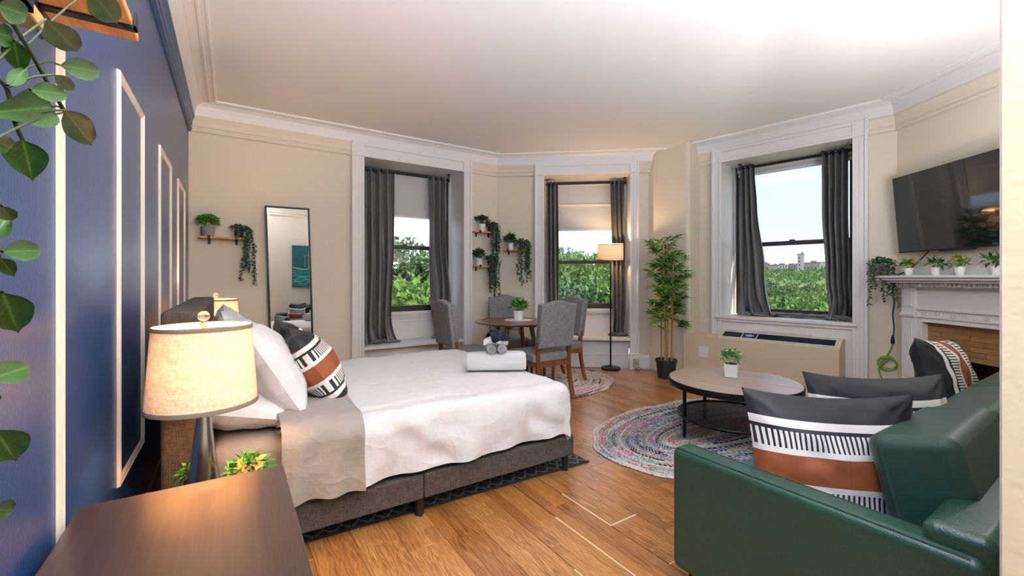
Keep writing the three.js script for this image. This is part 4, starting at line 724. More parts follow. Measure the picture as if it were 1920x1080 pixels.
// ------------------------------------------------------------------ floor lamp
{
  const g = thing('floor_lamp', 'slim black floor lamp with beige drum shade beside the bay window', 'lamp', [4.37, 0, -4.22], 0);
  part(g, 'base', lathe([[0, 0], [0.125, 0], [0.13, 0.006], [0.13, 0.022], [0.122, 0.03], [0, 0.031]], 48), M.blackMetal);
  part(g, 'pole', new THREE.CylinderGeometry(0.0115, 0.0115, 1.55, 16).translate(0, 0.80, 0), M.blackMetal);
  part(g, 'socket', lathe([[0, 1.56], [0.018, 1.56], [0.018, 1.62], [0, 1.622]], 16), M.blackMetal);
  const tilt = V3(-0.06, 1, 0.10).normalize(), q = new THREE.Quaternion().setFromUnitVectors(V3(0, 1, 0), tilt);
  const sh = part(g, 'shade', lathe([[0.178, -0.11], [0.168, 0.11]], 56), M.linenShade); sh.quaternion.copy(q); sh.position.set(-0.02, 1.615, 0.015);
  part(sh, 'rim_band', merge(lathe([[0.177, -0.111], [0.181, -0.11], [0.180, -0.102], [0.176, -0.102]], 56), lathe([[0.167, 0.103], [0.171, 0.103], [0.170, 0.111], [0.166, 0.111]], 56)), M.shadeTrim);
  part(sh, 'spider', merge(...[0, 1, 2].map((k) => taper([0, 0.02, 0], [0.168 * cos(k * 2.094), 0.1, 0.168 * sin(k * 2.094)], 0.002, 0.002, 6))), M.blackMetal);
  part(g, 'bulb', new THREE.SphereGeometry(0.028, 20, 14).translate(-0.01, 1.645, 0.008), M.bulb);
  const l = new THREE.PointLight(0xffd6a8, 1.5); l.position.set(-0.01, 1.645, 0.008); l.castShadow = true; l.shadow.radius = 1.4; g.add(l);
}
// ------------------------------------------------------------------ bamboo
{
  const r = rng(91), g = thing('bamboo_plant', 'tall leafy artificial bamboo in a black pot by the column', 'plant', [4.575, 0, -3.47]);
  part(g, 'pot', lathe([[0, 0], [0.098, 0], [0.102, 0.006], [0.122, 0.2], [0.13, 0.202], [0.131, 0.235], [0.122, 0.236], [0.118, 0.2], [0, 0.2]], 40), M.potBlack);
  part(g, 'soil', new THREE.CylinderGeometry(0.118, 0.116, 0.014, 28).translate(0, 0.205, 0), M.soil);
  const bam = greens([0x4a8a2f, 0x6aa83a, 0x356f26, 0x2a5a24, 0x8fc04c, 0x3f7d2c]);
  const canes = [[-0.06, 0.03, 1.62], [-0.035, -0.05, 1.72], [0.0, 0.02, 1.7], [0.03, -0.03, 1.6], [0.06, 0.04, 1.5], [0.02, 0.06, 1.42]];
  canes.forEach(([x, z, h], ci) => {
    const lx = (r() - 0.5) * 0.1, lz = (r() - 0.5) * 0.1, pt = (t) => V3(x + lx * t * t, 0.2 + t * (h - 0.2), z + lz * t * t), c = [];
    for (let i = 0; i < 9; i++) { const a = pt(i / 9), b = pt((i + 1) / 9); c.push(taper(a.toArray(), b.toArray(), 0.0095, 0.0085, 10), new THREE.TorusGeometry(0.0092, 0.002, 6, 12).rotateX(PI / 2).translate(a.x, a.y, a.z)); }
    const cane = part(g, 'cane', merge(c), M.cane);
    for (let s = 0; s < 20; s++) {
      const t = 0.30 + 0.72 * (s / 20) + 0.03 * r(), p = pt(Math.min(t, 1.02)), an = r() * 6.283, reach = (0.06 + 0.17 * r()) * (t > 0.85 ? 0.8 : 1), e = p.clone().add(V3(cos(an) * reach, 0.04 + 0.05 * r(), sin(an) * reach * 0.9)), l = new Leaves(); e.x = Math.min(e.x, 0.12);
      const twig = tube([p, p.clone().lerp(e, 0.5).add(V3(0, 0.012, 0)), e], 0.0016, 6, 5), bright = r() < 0.3;
      for (let k = 0; k < 12; k++) { const a2 = an + (r() - 0.5) * 3.0, d = V3(cos(a2), -0.25 + 1.1 * r(), sin(a2)); l.add(e.clone().lerp(p, 0.5 * r()), d, V3(0, 1, 0).add(rdir(r).multiplyScalar(0.5)), 0.09 + 0.07 * r(), 0.019 + 0.009 * r(), bright ? bam[r() < 0.6 ? 4 : 1] : bam[Math.floor(r() * 6)], 0.22); }
      const m = part(cane, 'leaf_spray', l.geo(), M.leafV); if (s % 2 === 0) part(g, 'twig', twig, M.stem);
    }
  });
}
// ------------------------------------------------------------------ wall shelves and their plants
function wallShelf(label, fr, s0, s1, y, dep = 0.15) {
  const g = thing('wall_shelf', label, 'shelf', [fr.o[0], 0, fr.o[1]], fr.turn);
  part(g, 'board', span(s0, s1, y - 0.018, y, 0.0, dep, 0.003), M.shelfWood);
  for (const s of [lerp(s0, s1, 0.22), lerp(s0, s1, 0.80)]) part(g, 'bracket', merge(span(s - 0.012, s + 0.012, y - 0.022, y - 0.018, 0, dep + 0.004), span(s - 0.012, s + 0.012, y - 0.022, y + 0.014, dep, dep + 0.004), span(s - 0.012, s + 0.012, y - 0.07, y - 0.018, 0, 0.004)), M.blackMetal);
  return g;
}
wallShelf('narrow oak wall shelf between the navy corner and the mirror', W1, -0.285 + OX, 0.115 + OX, 1.665, 0.13);
pottedBush('potted_plant', 'round green bush in a grey cement pot on the shelf by the mirror', [-0.205, 1.666, -5.235], { seed: 51, r0: 0.05, r1: 0.06, h: 0.095, R: 0.092, n: 420, L: 0.032, W: 0.022, cols: FRESH, mat: M.potGrey, flat: 0.7 });
trailing('trailing_plant', 'dark pot with long ivy strands hanging from the shelf by the mirror', [0.055, 1.666, -5.235], { seed: 56, r0: 0.035, r1: 0.042, h: 0.075, R: 0.07, L: 0.032, W: 0.02, strands: 7, out: [0.06, 0.12], dir: 0.45, fan: 1.1, len: 0.58, gap: 0.018, nTop: 80 });
wallShelf('upper oak corner shelf beside the window seat', W1, 2.775 + OX, 3.12 + OX, 1.90, 0.13);
wallShelf('lower oak corner shelf beside the window seat', W1, 2.775 + OX, 3.12 + OX, 1.425, 0.13);
wallShelf('oak wall shelf on the angled bay wall above the dining set', W2, 0.10, 0.42, 1.655, 0.13);
pottedBush('potted_plant', 'spreading green plant in a white pot on the upper corner shelf', [2.905, 1.901, -5.235], { seed: 61, r0: 0.045, r1: 0.055, h: 0.105, R: 0.085, n: 150, L: 0.05, W: 0.026, cols: IVY, flat: 0.5 });
pottedBush('potted_plant', 'leafy green plant in a white pot on the lower corner shelf', [2.86, 1.426, -5.235], { seed: 63, r0: 0.042, r1: 0.052, h: 0.105, R: 0.08, n: 200, L: 0.05, W: 0.028, cols: DEEP });
{ const p = toWorld(W2, 0.21, 1.656, 0.1), q = toWorld(W2, 0.37, 1.656, 0.1);
  pottedBush('potted_plant', 'leafy green plant in a white pot on the bay wall shelf', p, { seed: 65, r0: 0.038, r1: 0.048, h: 0.095, R: 0.075, n: 200, L: 0.05, W: 0.028, cols: DEEP });
  trailing('trailing_plant', 'ivy hanging from the end of the bay wall shelf', q, { seed: 68, r0: 0.035, r1: 0.042, h: 0.07, R: 0.10, L: 0.036, W: 0.023, strands: 11, out: [0.05, 0.13], dir: 1.2, fan: 2.6, len: 0.56, gap: 0.02, nTop: 120 }); }
trailing('trailing_plant', 'thick ivy hanging from the end of the upper corner shelf', [3.05, 1.901, -5.225], { seed: 71, r0: 0.035, r1: 0.042, h: 0.07, R: 0.10, L: 0.036, W: 0.023, strands: 13, out: [0.06, 0.14], dir: 1.0, fan: 2.2, len: 0.55, gap: 0.02, nTop: 130 });
trailing('trailing_plant', 'thick ivy hanging from the end of the lower corner shelf', [3.04, 1.426, -5.225], { seed: 74, r0: 0.035, r1: 0.042, h: 0.07, R: 0.10, L: 0.036, W: 0.023, strands: 13, out: [0.06, 0.14], dir: 1.0, fan: 2.2, len: 0.56, gap: 0.02, nTop: 130 });

// ------------------------------------------------------------------ mirror and art
{
  const g = thing('wall_mirror', 'tall black framed mirror on the cream back wall', 'mirror', [0.525, 1.28, -5.268]); g.rotation.order = 'YXZ'; g.rotation.set(rad(-0.6), rad(4.2), rad(1.6));
  const w = 0.435, h = 1.5, f = 0.018;
  part(g, 'glass', new THREE.PlaneGeometry(w - 2 * f, h - 2 * f).translate(0, 0, 0.008), M.mirror);
  part(g, 'backing', box(w - 0.01, h - 0.01, 0.01, 0, 0, 0), M.black);
  for (const s of [-1, 1]) { part(g, 'frame_stile', rbox(f, h, 0.025, 0.003, s * (w - f) / 2, 0, 0.008), M.black); part(g, 'frame_rail', rbox(w, f, 0.025, 0.003, 0, s * (h - f) / 2, 0.008), M.black); }
  part(g, 'hanging_cleat', box(0.3, 0.04, 0.02, 0, 0.6, -0.015), M.black);
}
{
  const c = document.createElement('canvas'); c.width = 512; c.height = 768; const x = c.getContext('2d'); const gr = rng(15);
  x.fillStyle = '#0f4a57'; x.fillRect(0, 0, 512, 768);
  for (let i = 0; i < 900; i++) { const t = gr(); x.fillStyle = t < 0.5 ? ['#0e5c62', '#0b3d4c', '#137b78'][Math.floor(gr() * 3)] : ['#1a9a8e', '#23b3a2', '#0f6f70'][Math.floor(gr() * 3)]; const y = t < 0.5 ? gr() * 430 : 400 + gr() * 368; x.globalAlpha = 0.35; x.fillRect(gr() * 512 - 40, y, 40 + gr() * 140, 4 + gr() * 16); }
  x.globalAlpha = 1; x.strokeStyle = '#d9b45a'; x.lineWidth = 5; for (const [a, b] of [[190, 120], [236, 80], [300, 180]]) { x.beginPath(); x.moveTo(a, b); x.lineTo(a + 4, 410); x.stroke(); }
  x.lineWidth = 10; x.beginPath(); x.moveTo(0, 330); x.lineTo(150, 400); x.lineTo(330, 440); x.lineTo(512, 400); x.stroke();
  x.strokeStyle = '#e9f2ea'; x.lineWidth = 9; for (let k = 0; k < 4; k++) { x.beginPath(); x.moveTo(0, 560 + k * 40); for (let i = 0; i <= 16; i++) x.lineTo(i * 32, 560 + k * 42 + 26 * sin(i * 0.8 + k * 2)); x.globalAlpha = 0.5; x.stroke(); } x.globalAlpha = 1;
  const t = new THREE.CanvasTexture(c); t.colorSpace = THREE.SRGBColorSpace; t.magFilter = THREE.LinearFilter;
  const g = thing('canvas_art', 'teal abstract seascape canvas on the wall above the sofa', 'painting', [2.15, 1.62, -0.218], PI);
  part(g, 'stretcher', rbox(0.62, 0.92, 0.03, 0.004), std({ color: 0x10404c, roughness: 0.8 }));
  part(g, 'print', new THREE.PlaneGeometry(0.615, 0.915).translate(0, 0, 0.0158), std({ map: t, roughness: 0.6 }));
}
// ------------------------------------------------------------------ heating unit under the right window
{
  const g = thing('wall_heater', 'beige wall heating and cooling unit under the wide window', 'heater', [W3.o[0], 0, W3.o[1]], W3.turn);
  const prof = [[0.05, 0.01], [0.35, 0.01], [0.35, 0.538], [0.335, 0.548], [0.20, 0.615], [0.05, 0.615]];
  part(g, 'cabinet', extrude(prof.map(([z, y]) => [z, y]), 1.17, 0.004).rotateY(-PI / 2).translate(1.90, 0, 0), M.ptac);
  part(g, 'side_cover', merge(span(0.30, 0.73, 0.01, 0.55, 0.05, 0.335, 0.008)), M.ptac);
  part(g, 'outlet_plate', span(0.50, 0.62, 0.28, 0.42, 0.335, 0.341, 0.003), M.white);
  const sl = Math.atan2(0.067, 0.135), ctr = [1.315, 0.5845, 0.2665], gr = new THREE.Group(); gr.name = 'top_grille'; gr.position.set(...ctr); gr.rotation.x = sl; g.add(gr);
  part(gr, 'grille_frame', merge(span(-0.555, 0.555, 0.0, 0.008, -0.066, -0.056), span(-0.555, 0.555, 0.0, 0.008, 0.056, 0.066), span(-0.555, -0.545, 0, 0.008, -0.06, 0.06), span(0.545, 0.555, 0, 0.008, -0.06, 0.06), span(-0.34, -0.333, 0, 0.008, -0.06, 0.06), span(-0.182, -0.175, 0, 0.008, -0.06, 0.06)), M.white);
  part(gr, 'grille_well', span(-0.55, 0.55, -0.002, 0.002, -0.06, 0.06), std({ color: 0x151a26, roughness: 0.5 }));
  for (let i = 0; i < 9; i++) part(gr, 'grille_bar', span(-0.175, 0.545, 0.002, 0.007, -0.052 + i * 0.012, -0.048 + i * 0.012), std({ color: 0x1e2634, roughness: 0.35 }));
  part(gr, 'control_panel', span(-0.333, -0.182, 0.002, 0.006, -0.055, 0.055, 0.001), std({ color: 0x2c3a55, roughness: 0.25 }));
  part(gr, 'control_display', new THREE.CircleGeometry(1, 32).scale(0.045, 0.02, 1).rotateX(-PI / 2).translate(-0.258, 0.0068, 0), std({ color: 0x9fb0dc, roughness: 0.2 }));
}
// ------------------------------------------------------------------ fireplace mantel
{
  const P = [E[0], 0, E[1]], g = thing('fireplace_mantel', 'white carved fireplace mantel under the television', 'mantel', P, WT.turn);
  const s0 = 0.16, s1 = 1.40, o = 0.10, top = 1.276;
  part(g, 'mantel_shelf', merge(span(0.03, 1.52, top - 0.022, top, 0.002, 0.285, 0.005), span(0.05, 1.51, top - 0.045, top - 0.022, 0.002, 0.262, 0.008), span(0.09, 1.5, top - 0.066, top - 0.045, 0.002, 0.222, 0.006), span(0.12, 1.5, top - 0.108, top - 0.066, 0.002, 0.135)), M.white);
  for (let i = 0; i < 34; i++) part(g, 'dentil', box(0.022, 0.03, 0.03, 0.15 + i * 0.038, top - 0.083, 0.15), M.white);
  for (const [a, b] of [[s0, 0.295], [s1 - 0.135, s1]]) { part(g, 'pilaster', merge(span(a, b, 0.0, top - 0.1, 0.002, o, 0.004), span(a - 0.008, b + 0.008, 0, 0.18, 0.002, o + 0.018, 0.006), span(a - 0.006, b + 0.006, 0.895, 0.925, 0.002, o + 0.016, 0.006), span(a + 0.02, b - 0.02, 0.99, 1.13, o - 0.002, o + 0.008, 0.004)), M.white); for (let k = 0; k < 5; k++) part(g, 'flute', span(a + 0.018 + k * 0.021, a + 0.03 + k * 0.021, 0.22, 0.87, o - 0.002, o + 0.006, 0.004), M.white); }
  part(g, 'frieze', merge(span(0.28, s1 - 0.12, 0.862, top - 0.1, 0.002, o - 0.03), span(0.30, s1 - 0.14, 0.965, 0.98, o - 0.035, o - 0.012, 0.004), span(0.29, s1 - 0.13, 0.895, 0.912, o - 0.035, o - 0.015, 0.004)), M.white);
  for (let k = 0; k < 7; k++) for (let j = 0; j < 4; j++) part(g, 'carved_reed', span(0.335 + k * 0.13 + j * 0.014, 0.342 + k * 0.13 + j * 0.014, 0.918, 0.958, o - 0.034, o - 0.022, 0.002), M.white);
  part(g, 'inner_frame', merge(span(0.295, 0.345, 0, 0.895, 0.002, o - 0.025, 0.004), span(s1 - 0.185, s1 - 0.135, 0, 0.895, 0.002, o - 0.025, 0.004), span(0.3, s1 - 0.14, 0.862, 0.895, 0.002, o - 0.025, 0.004), span(0.338, 0.352, 0, 0.87, 0.002, o - 0.012, 0.004), span(0.34, s1 - 0.18, 0.858, 0.87, 0.002, o - 0.012, 0.004)), M.white);
  part(g, 'back_ledge', span(0.06, 1.5, top, top + 0.085, 0.0, 0.02, 0.004), M.white);
  const t = thing('fireplace_surround', 'brown roman brick fireplace surround inside the white mantel', 'fireplace', P, WT.turn), r = rng(7);
  part(t, 'mortar_bed', merge(span(0.34, 0.452, 0, 0.866, 0.001, 0.024), span(1.10, 1.225, 0, 0.866, 0.001, 0.024), span(0.45, 1.102, 0.563, 0.866, 0.001, 0.024)), M.mortar);
  for (let row = 0; row < 20; row++) {
    const y0 = 0.004 + row * 0.0432, y1 = y0 + 0.040, off = (row % 2) * 0.12; const segs = y0 < 0.55 ? [[0.35, 0.45], [1.103, 1.218]] : [[0.35, 1.218]];
    for (const [a, b] of segs) for (let x = a - (segs.length === 1 ? off : 0); x < b - 0.01; x += 0.242) { const p = Math.max(x, a), q = Math.min(x + 0.239, b); if (q - p > 0.012) part(t, 'brick', span(p, q, y0, y1, 0.02, 0.030 + 0.0025 * r()), M.brick[Math.floor(r() * 4)]); }
  }
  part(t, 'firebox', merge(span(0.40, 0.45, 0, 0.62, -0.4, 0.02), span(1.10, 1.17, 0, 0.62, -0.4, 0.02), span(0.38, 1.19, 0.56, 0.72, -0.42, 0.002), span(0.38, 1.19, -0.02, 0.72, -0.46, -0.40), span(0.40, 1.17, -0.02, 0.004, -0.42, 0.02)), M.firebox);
}
// ------------------------------------------------------------------ television
{
  const g = thing('television', 'large flat black television tilted on a wall mount above the mantel', 'television', toWorld(WT, 0.755, 1.845, 0.165), 0), w = 1.23, h = 0.71;
  g.rotation.order = 'YXZ'; g.rotation.set(rad(4.8), WT.turn - rad(3.9), 0);
  part(g, 'screen', new THREE.PlaneGeometry(w - 0.012, h - 0.018).translate(0, 0.003, 0.0163), M.tvScreen);
  part(g, 'bezel', rbox(w, h, 0.03, 0.004), M.black);
  part(g, 'rear_housing', rbox(0.8, 0.42, 0.05, 0.02, 0, -0.05, -0.035), M.black);
  part(g, 'lower_bar', rbox(0.3, 0.014, 0.03, 0.004, -0.05, -h / 2 - 0.004, 0.0), M.black);
  part(g, 'mount_arm', rbox(0.3, 0.3, 0.07, 0.004, 0, 0, -0.085), M.blackMetal);
}
{
  const c = (s, y, d) => toWorld(WT, s, y, d), k = (s, y, d) => toWorld(W3, s, y, d);
  const a = thing('power_cord', 'black television cord draped behind the mantel and down the wall', 'cord');
  part(a, 'upper_cord', tube([c(0.36, 1.5, 0.03), c(0.30, 1.44, 0.03), c(0.16, 1.33, 0.035), c(0.06, 1.29, 0.03), c(0.012, 1.27, 0.02)], 0.005, 40, 8), M.cord);
  part(a, 'lower_cord', tube([c(0.012, 1.27, 0.02), k(2.275, 1.16, 0.012), k(2.285, 1.0, 0.012), k(2.275, 0.9, 0.012), k(2.285, 0.76, 0.012), k(2.28, 0.68, 0.012)], 0.005, 60, 8), M.cord);
  part(a, 'plug', lathe([[0, 0], [0.012, 0.003], [0.017, 0.03], [0.012, 0.07], [0.006, 0.09], [0, 0.092]], 16), M.cord, k(2.275, 0.60, 0.018));
  const p = []; for (let i = 0; i <= 54; i++) { const t = i / 54 * 2.6 * 2 * PI + 1.2; p.push(k(2.235 + 0.072 * cos(t), 0.40 + 0.062 * sin(t) + 0.001 * i / 3, 0.025 + 0.012 * sin(i * 0.7))); }
  const e = thing('extension_cord', 'bright green extension cord coiled against the wall beside the mantel', 'cord');
  part(e, 'coil', tube(p, 0.0065, 240, 8), M.greenCord);
  part(e, 'lead', merge(tube([k(2.275, 0.605, 0.02), k(2.262, 0.55, 0.03), k(2.235, 0.49, 0.03), p[50]], 0.0065, 30, 8), tube([p[0], k(2.175, 0.36, 0.03), k(2.20, 0.24, 0.035), k(2.27, 0.14, 0.06), k(2.30, 0.02, 0.09)], 0.0065, 40, 8)), M.greenCord);
}
// plants on the mantel
{
  const m = (s, d) => toWorld(WT, s, 1.277, d);
  trailing('trailing_plant', 'brown pot with vines trailing over the end of the mantel', m(0.06, 0.21), { seed: 81, r0: 0.06, r1: 0.072, h: 0.105, R: 0.085, L: 0.034, W: 0.022, strands: 9, out: [0.085, 0.12], dir: 2.6, fan: 2.4, len: 0.44, gap: 0.024, nTop: 70, mat: M.potBrown });
  pottedBush('potted_flower', 'small white pot of orange yellow flowers near the trailing plant on the mantel', m(0.27, 0.13), { seed: 83, r0: 0.026, r1: 0.036, h: 0.07, R: 0.05, n: 60, L: 0.04, W: 0.024, cols: FRESH, flowers: 0xd99a3a, nf: 10, fs: 0.024 });
  pottedBush('potted_plant', 'small white pot with spiky green leaves between the flower pots on the mantel', m(0.53, 0.13), { seed: 85, r0: 0.026, r1: 0.036, h: 0.07, R: 0.05, n: 40, L: 0.065, W: 0.022, cols: DEEP, flat: 0.5 });
  pottedBush('potted_flower', 'small white pot of full yellow flowers in the middle of the mantel', m(0.73, 0.13), { seed: 87, r0: 0.026, r1: 0.036, h: 0.07, R: 0.052, n: 60, L: 0.04, W: 0.024, cols: FRESH, flowers: 0xe2b04a, nf: 14, fs: 0.026 });
  pottedBush('potted_plant', 'small white pot with long green leaves at the near end of the mantel', m(1.00, 0.13), { seed: 89, r0: 0.026, r1: 0.036, h: 0.07, R: 0.055, n: 40, L: 0.08, W: 0.026, cols: DEEP, flat: 0.5 });
}
pottedBush('potted_flower', 'yellow flowers behind the lamp base on the nightstand', [0.05, 0.441, -1.80], { seed: 93, r0: 0.03, r1: 0.042, h: 0.085, R: 0.055, n: 90, L: 0.04, W: 0.026, cols: FRESH, flowers: 0xe8b85a, nf: 9, fs: 0.028 });
pottedBush('potted_plant', 'small pale green plant behind the lamp base toward the headboard', [-0.12, 0.441, -1.98], { seed: 95, r0: 0.03, r1: 0.038, h: 0.055, R: 0.042, n: 90, L: 0.03, W: 0.02, cols: FRESH });
// outlet box with plug and wire by the bay window
{
  const g = thing('outlet_box', 'grey outlet box on the white casing behind the floor lamp', 'outlet', toWorld(W2, 1.94, 0.0, 0.08), W2.turn);
  part(g, 'box_cover', span(-0.035, 0.035, 0.03, 0.15, 0.001, 0.04, 0.006), std({ color: 0xb3aca2, roughness: 0.6 })); part(g, 'socket_face', span(-0.015, 0.015, 0.07, 0.12, 0.038, 0.042, 0.003), M.potGrey);
  const w = thing('floor_wire', 'thin green wire along the baseboard to the bamboo pot', 'cord'); part(w, 'wire', tube([toWorld(W2, 1.96, 0.05, 0.12), toWorld(W2, 2.02, 0.006, 0.13), toWorld(W2, 2.12, 0.006, 0.09), [4.70, 0.006, -3.72], [4.66, 0.006, -3.64]], 0.0035, 50, 6), std({ color: 0x6f7a48, roughness: 0.6 }));
  const v = thing('lamp_wire', 'thin wire running on the floor behind the floor lamp', 'cord'); part(v, 'wire', tube([[4.32, 0.006, -4.33], toWorld(W2, 1.25, 0.006, 0.03), toWorld(W2, 0.9, 0.006, 0.03)], 0.003, 30, 6), M.cord);
}
// ------------------------------------------------------------------ shelf and vine in the foreground
const rayOf = (u, v) => { const F = V3(sin(YAW), 0, -cos(YAW)), R = V3(cos(YAW), 0, sin(YAW)); return F.addScaledVector(R, (u - 960) / FPX).add(V3(0, (522 - v) / FPX, 0)); };
const onX = (u, v, x) => { const d = rayOf(u, v); return V3(0, EYE, 0).addScaledVector(d, x / d.x); };
function foreShelf(label, z0, z1, y) {
  const g = thing('floating_shelf', label, 'shelf');
  part(g, 'board', span(XB, -0.205, y, y + 0.02, z0, z1, 0.003), M.shelfWood);
  for (const z of [z0 + 0.075, z1 - 0.075]) part(g, 'bracket', merge(span(XB, -0.198, y - 0.005, y, z - 0.013, z + 0.013), span(-0.203, -0.198, y - 0.005, y + 0.034, z - 0.013, z + 0.013), span(XB, XB + 0.004, y - 0.07, y, z - 0.013, z + 0.013)), M.blackMetal);
}
foreShelf('pine wall shelf on black brackets high on the navy wall', -1.47, -0.9, 1.867);
foreShelf('pine wall shelf holding the big leaved vine near the hall', -0.80, -0.25, 1.57);
{
  const g = thing('hanging_vine', 'big leaved green vine hanging from the pine shelf', 'plant'), r = rng(99), VX = -0.185;
  const veinT = tex(128, 256, (u, v) => { const m = Math.exp(-Math.pow((u - 0.5) * 26, 2)), s = Math.exp(-Math.pow((Math.abs(((v * 9 - Math.abs(u - 0.5) * 7) % 1 + 1) % 1 - 0.5)) * 6, 2)), e = fbm(u, v, 6, 10, 3, 4); const k = 0.8 * m + 0.18 * s; return [lerp(34, 100, k) + 20 * (e - 0.5), lerp(78, 140, k) + 26 * (e - 0.5), lerp(22, 48, k) + 20 * (e - 0.5)]; }, true);
  const lm = phys({ map: veinT, roughness: 0.5, transmission: 0.08, thickness: 0 }), stemM = std({ color: 0x3c4a2c, roughness: 0.6 });
  part(g, 'pot', potGeo(0.05, 0.062, 0.11), M.potGrey, [-0.285, 1.591, -0.55]);
  const stems = [[[-0.285, 1.69, -0.55], [-30, -60], [22, 40], [50, 85], [70, 120], [95, 165], [122, 210]], [[-0.285, 1.69, -0.55], [-60, -20], [-20, 130], [12, 165], [28, 230], [42, 262]], [[-0.285, 1.69, -0.55], [-80, 0], [-60, 250], [-30, 380], [-12, 470], [-15, 560], [-25, 700], [-25, 820], [-30, 950]]];
  stems.forEach((s, i) => part(g, 'stem', tube(s.map((p) => p.length === 3 ? V3(...p) : onX(p[0], p[1], VX - 0.02 * (i % 2))), 0.0022, 80, 7), stemM));
  const L = [[168, -18, 230, 56, 50], [86, 36, 158, 112, 50], [112, 122, 214, 140, 40], [120, 206, 184, 284, 46], [96, 200, -14, 212, 56], [42, 262, 62, 343, 54], [26, 76, 38, 142, 34], [-8, 8, 70, 36, 46], [56, 168, 148, 180, 34], [102, 140, 150, 178, 24], [4, 472, 98, 468, 40], [0, 484, 30, 522, 24], [2, 386, 28, 420, 26], [-14, 448, 20, 398, 28], [4, 548, 38, 632, 60], [-20, 712, 74, 680, 46], [-10, 806, 34, 870, 62], [-20, 955, 38, 958, 36], [-14, 262, 30, 282, 34], [-16, 60, 34, 72, 40], [14, 160, 60, 120, 22], [-25, 740, 6, 756, 18]];
  L.forEach(([u0, v0, u1, v1, w], i) => {
    const x = VX + 0.03 * (r() - 0.5), a = onX(u0, v0, x), b = onX(u1, v1, x + 0.02 * (r() - 0.5)), d = b.clone().sub(a), len = d.length(), view = a.clone().sub(V3(0, EYE, 0)).normalize();
    const tw = (r() - 0.5) * 0.3, side = d.clone().cross(view).normalize().applyAxisAngle(d.clone().normalize(), tw), nn = side.clone().cross(d).normalize(), dep = a.clone().sub(V3(0, EYE, 0)).dot(V3(sin(YAW), 0, -cos(YAW))), wid = w / FPX * dep * 1.12 / Math.max(0.6, cos(tw));
    const ge = grid(10, 14, (p, q) => { const s = p * 2 - 1, prof = 3.2 * Math.pow(q, 0.58) * Math.pow(1 - q, 1.32), k = s * wid / 2 * prof, c = 0.16 * wid * (s * s) * prof - 0.05 * len * q * q + 0.04 * wid * sin(q * 12) * s * s; const v = a.clone().addScaledVector(d, q).addScaledVector(side, k).addScaledVector(nn, -c); return [v.x, v.y, v.z]; });
    part(g, 'leaf', ge, lm);
    const st = stems[v0 > 300 ? 2 : i % 2]; let best = null, bd = 9; for (const p of st) if (p.length === 2) { const h = Math.hypot(p[0] - u0, p[1] - v0); if (best === null || h < bd) { bd = h; best = p; } }
    if (bd > 4) { const q = onX(best[0], best[1], VX - 0.01); part(g, 'petiole', tube([q, q.clone().lerp(a, 0.5).add(V3(0, 0.004, 0)), a], 0.0013, 10, 6), stemM); }
  });
}
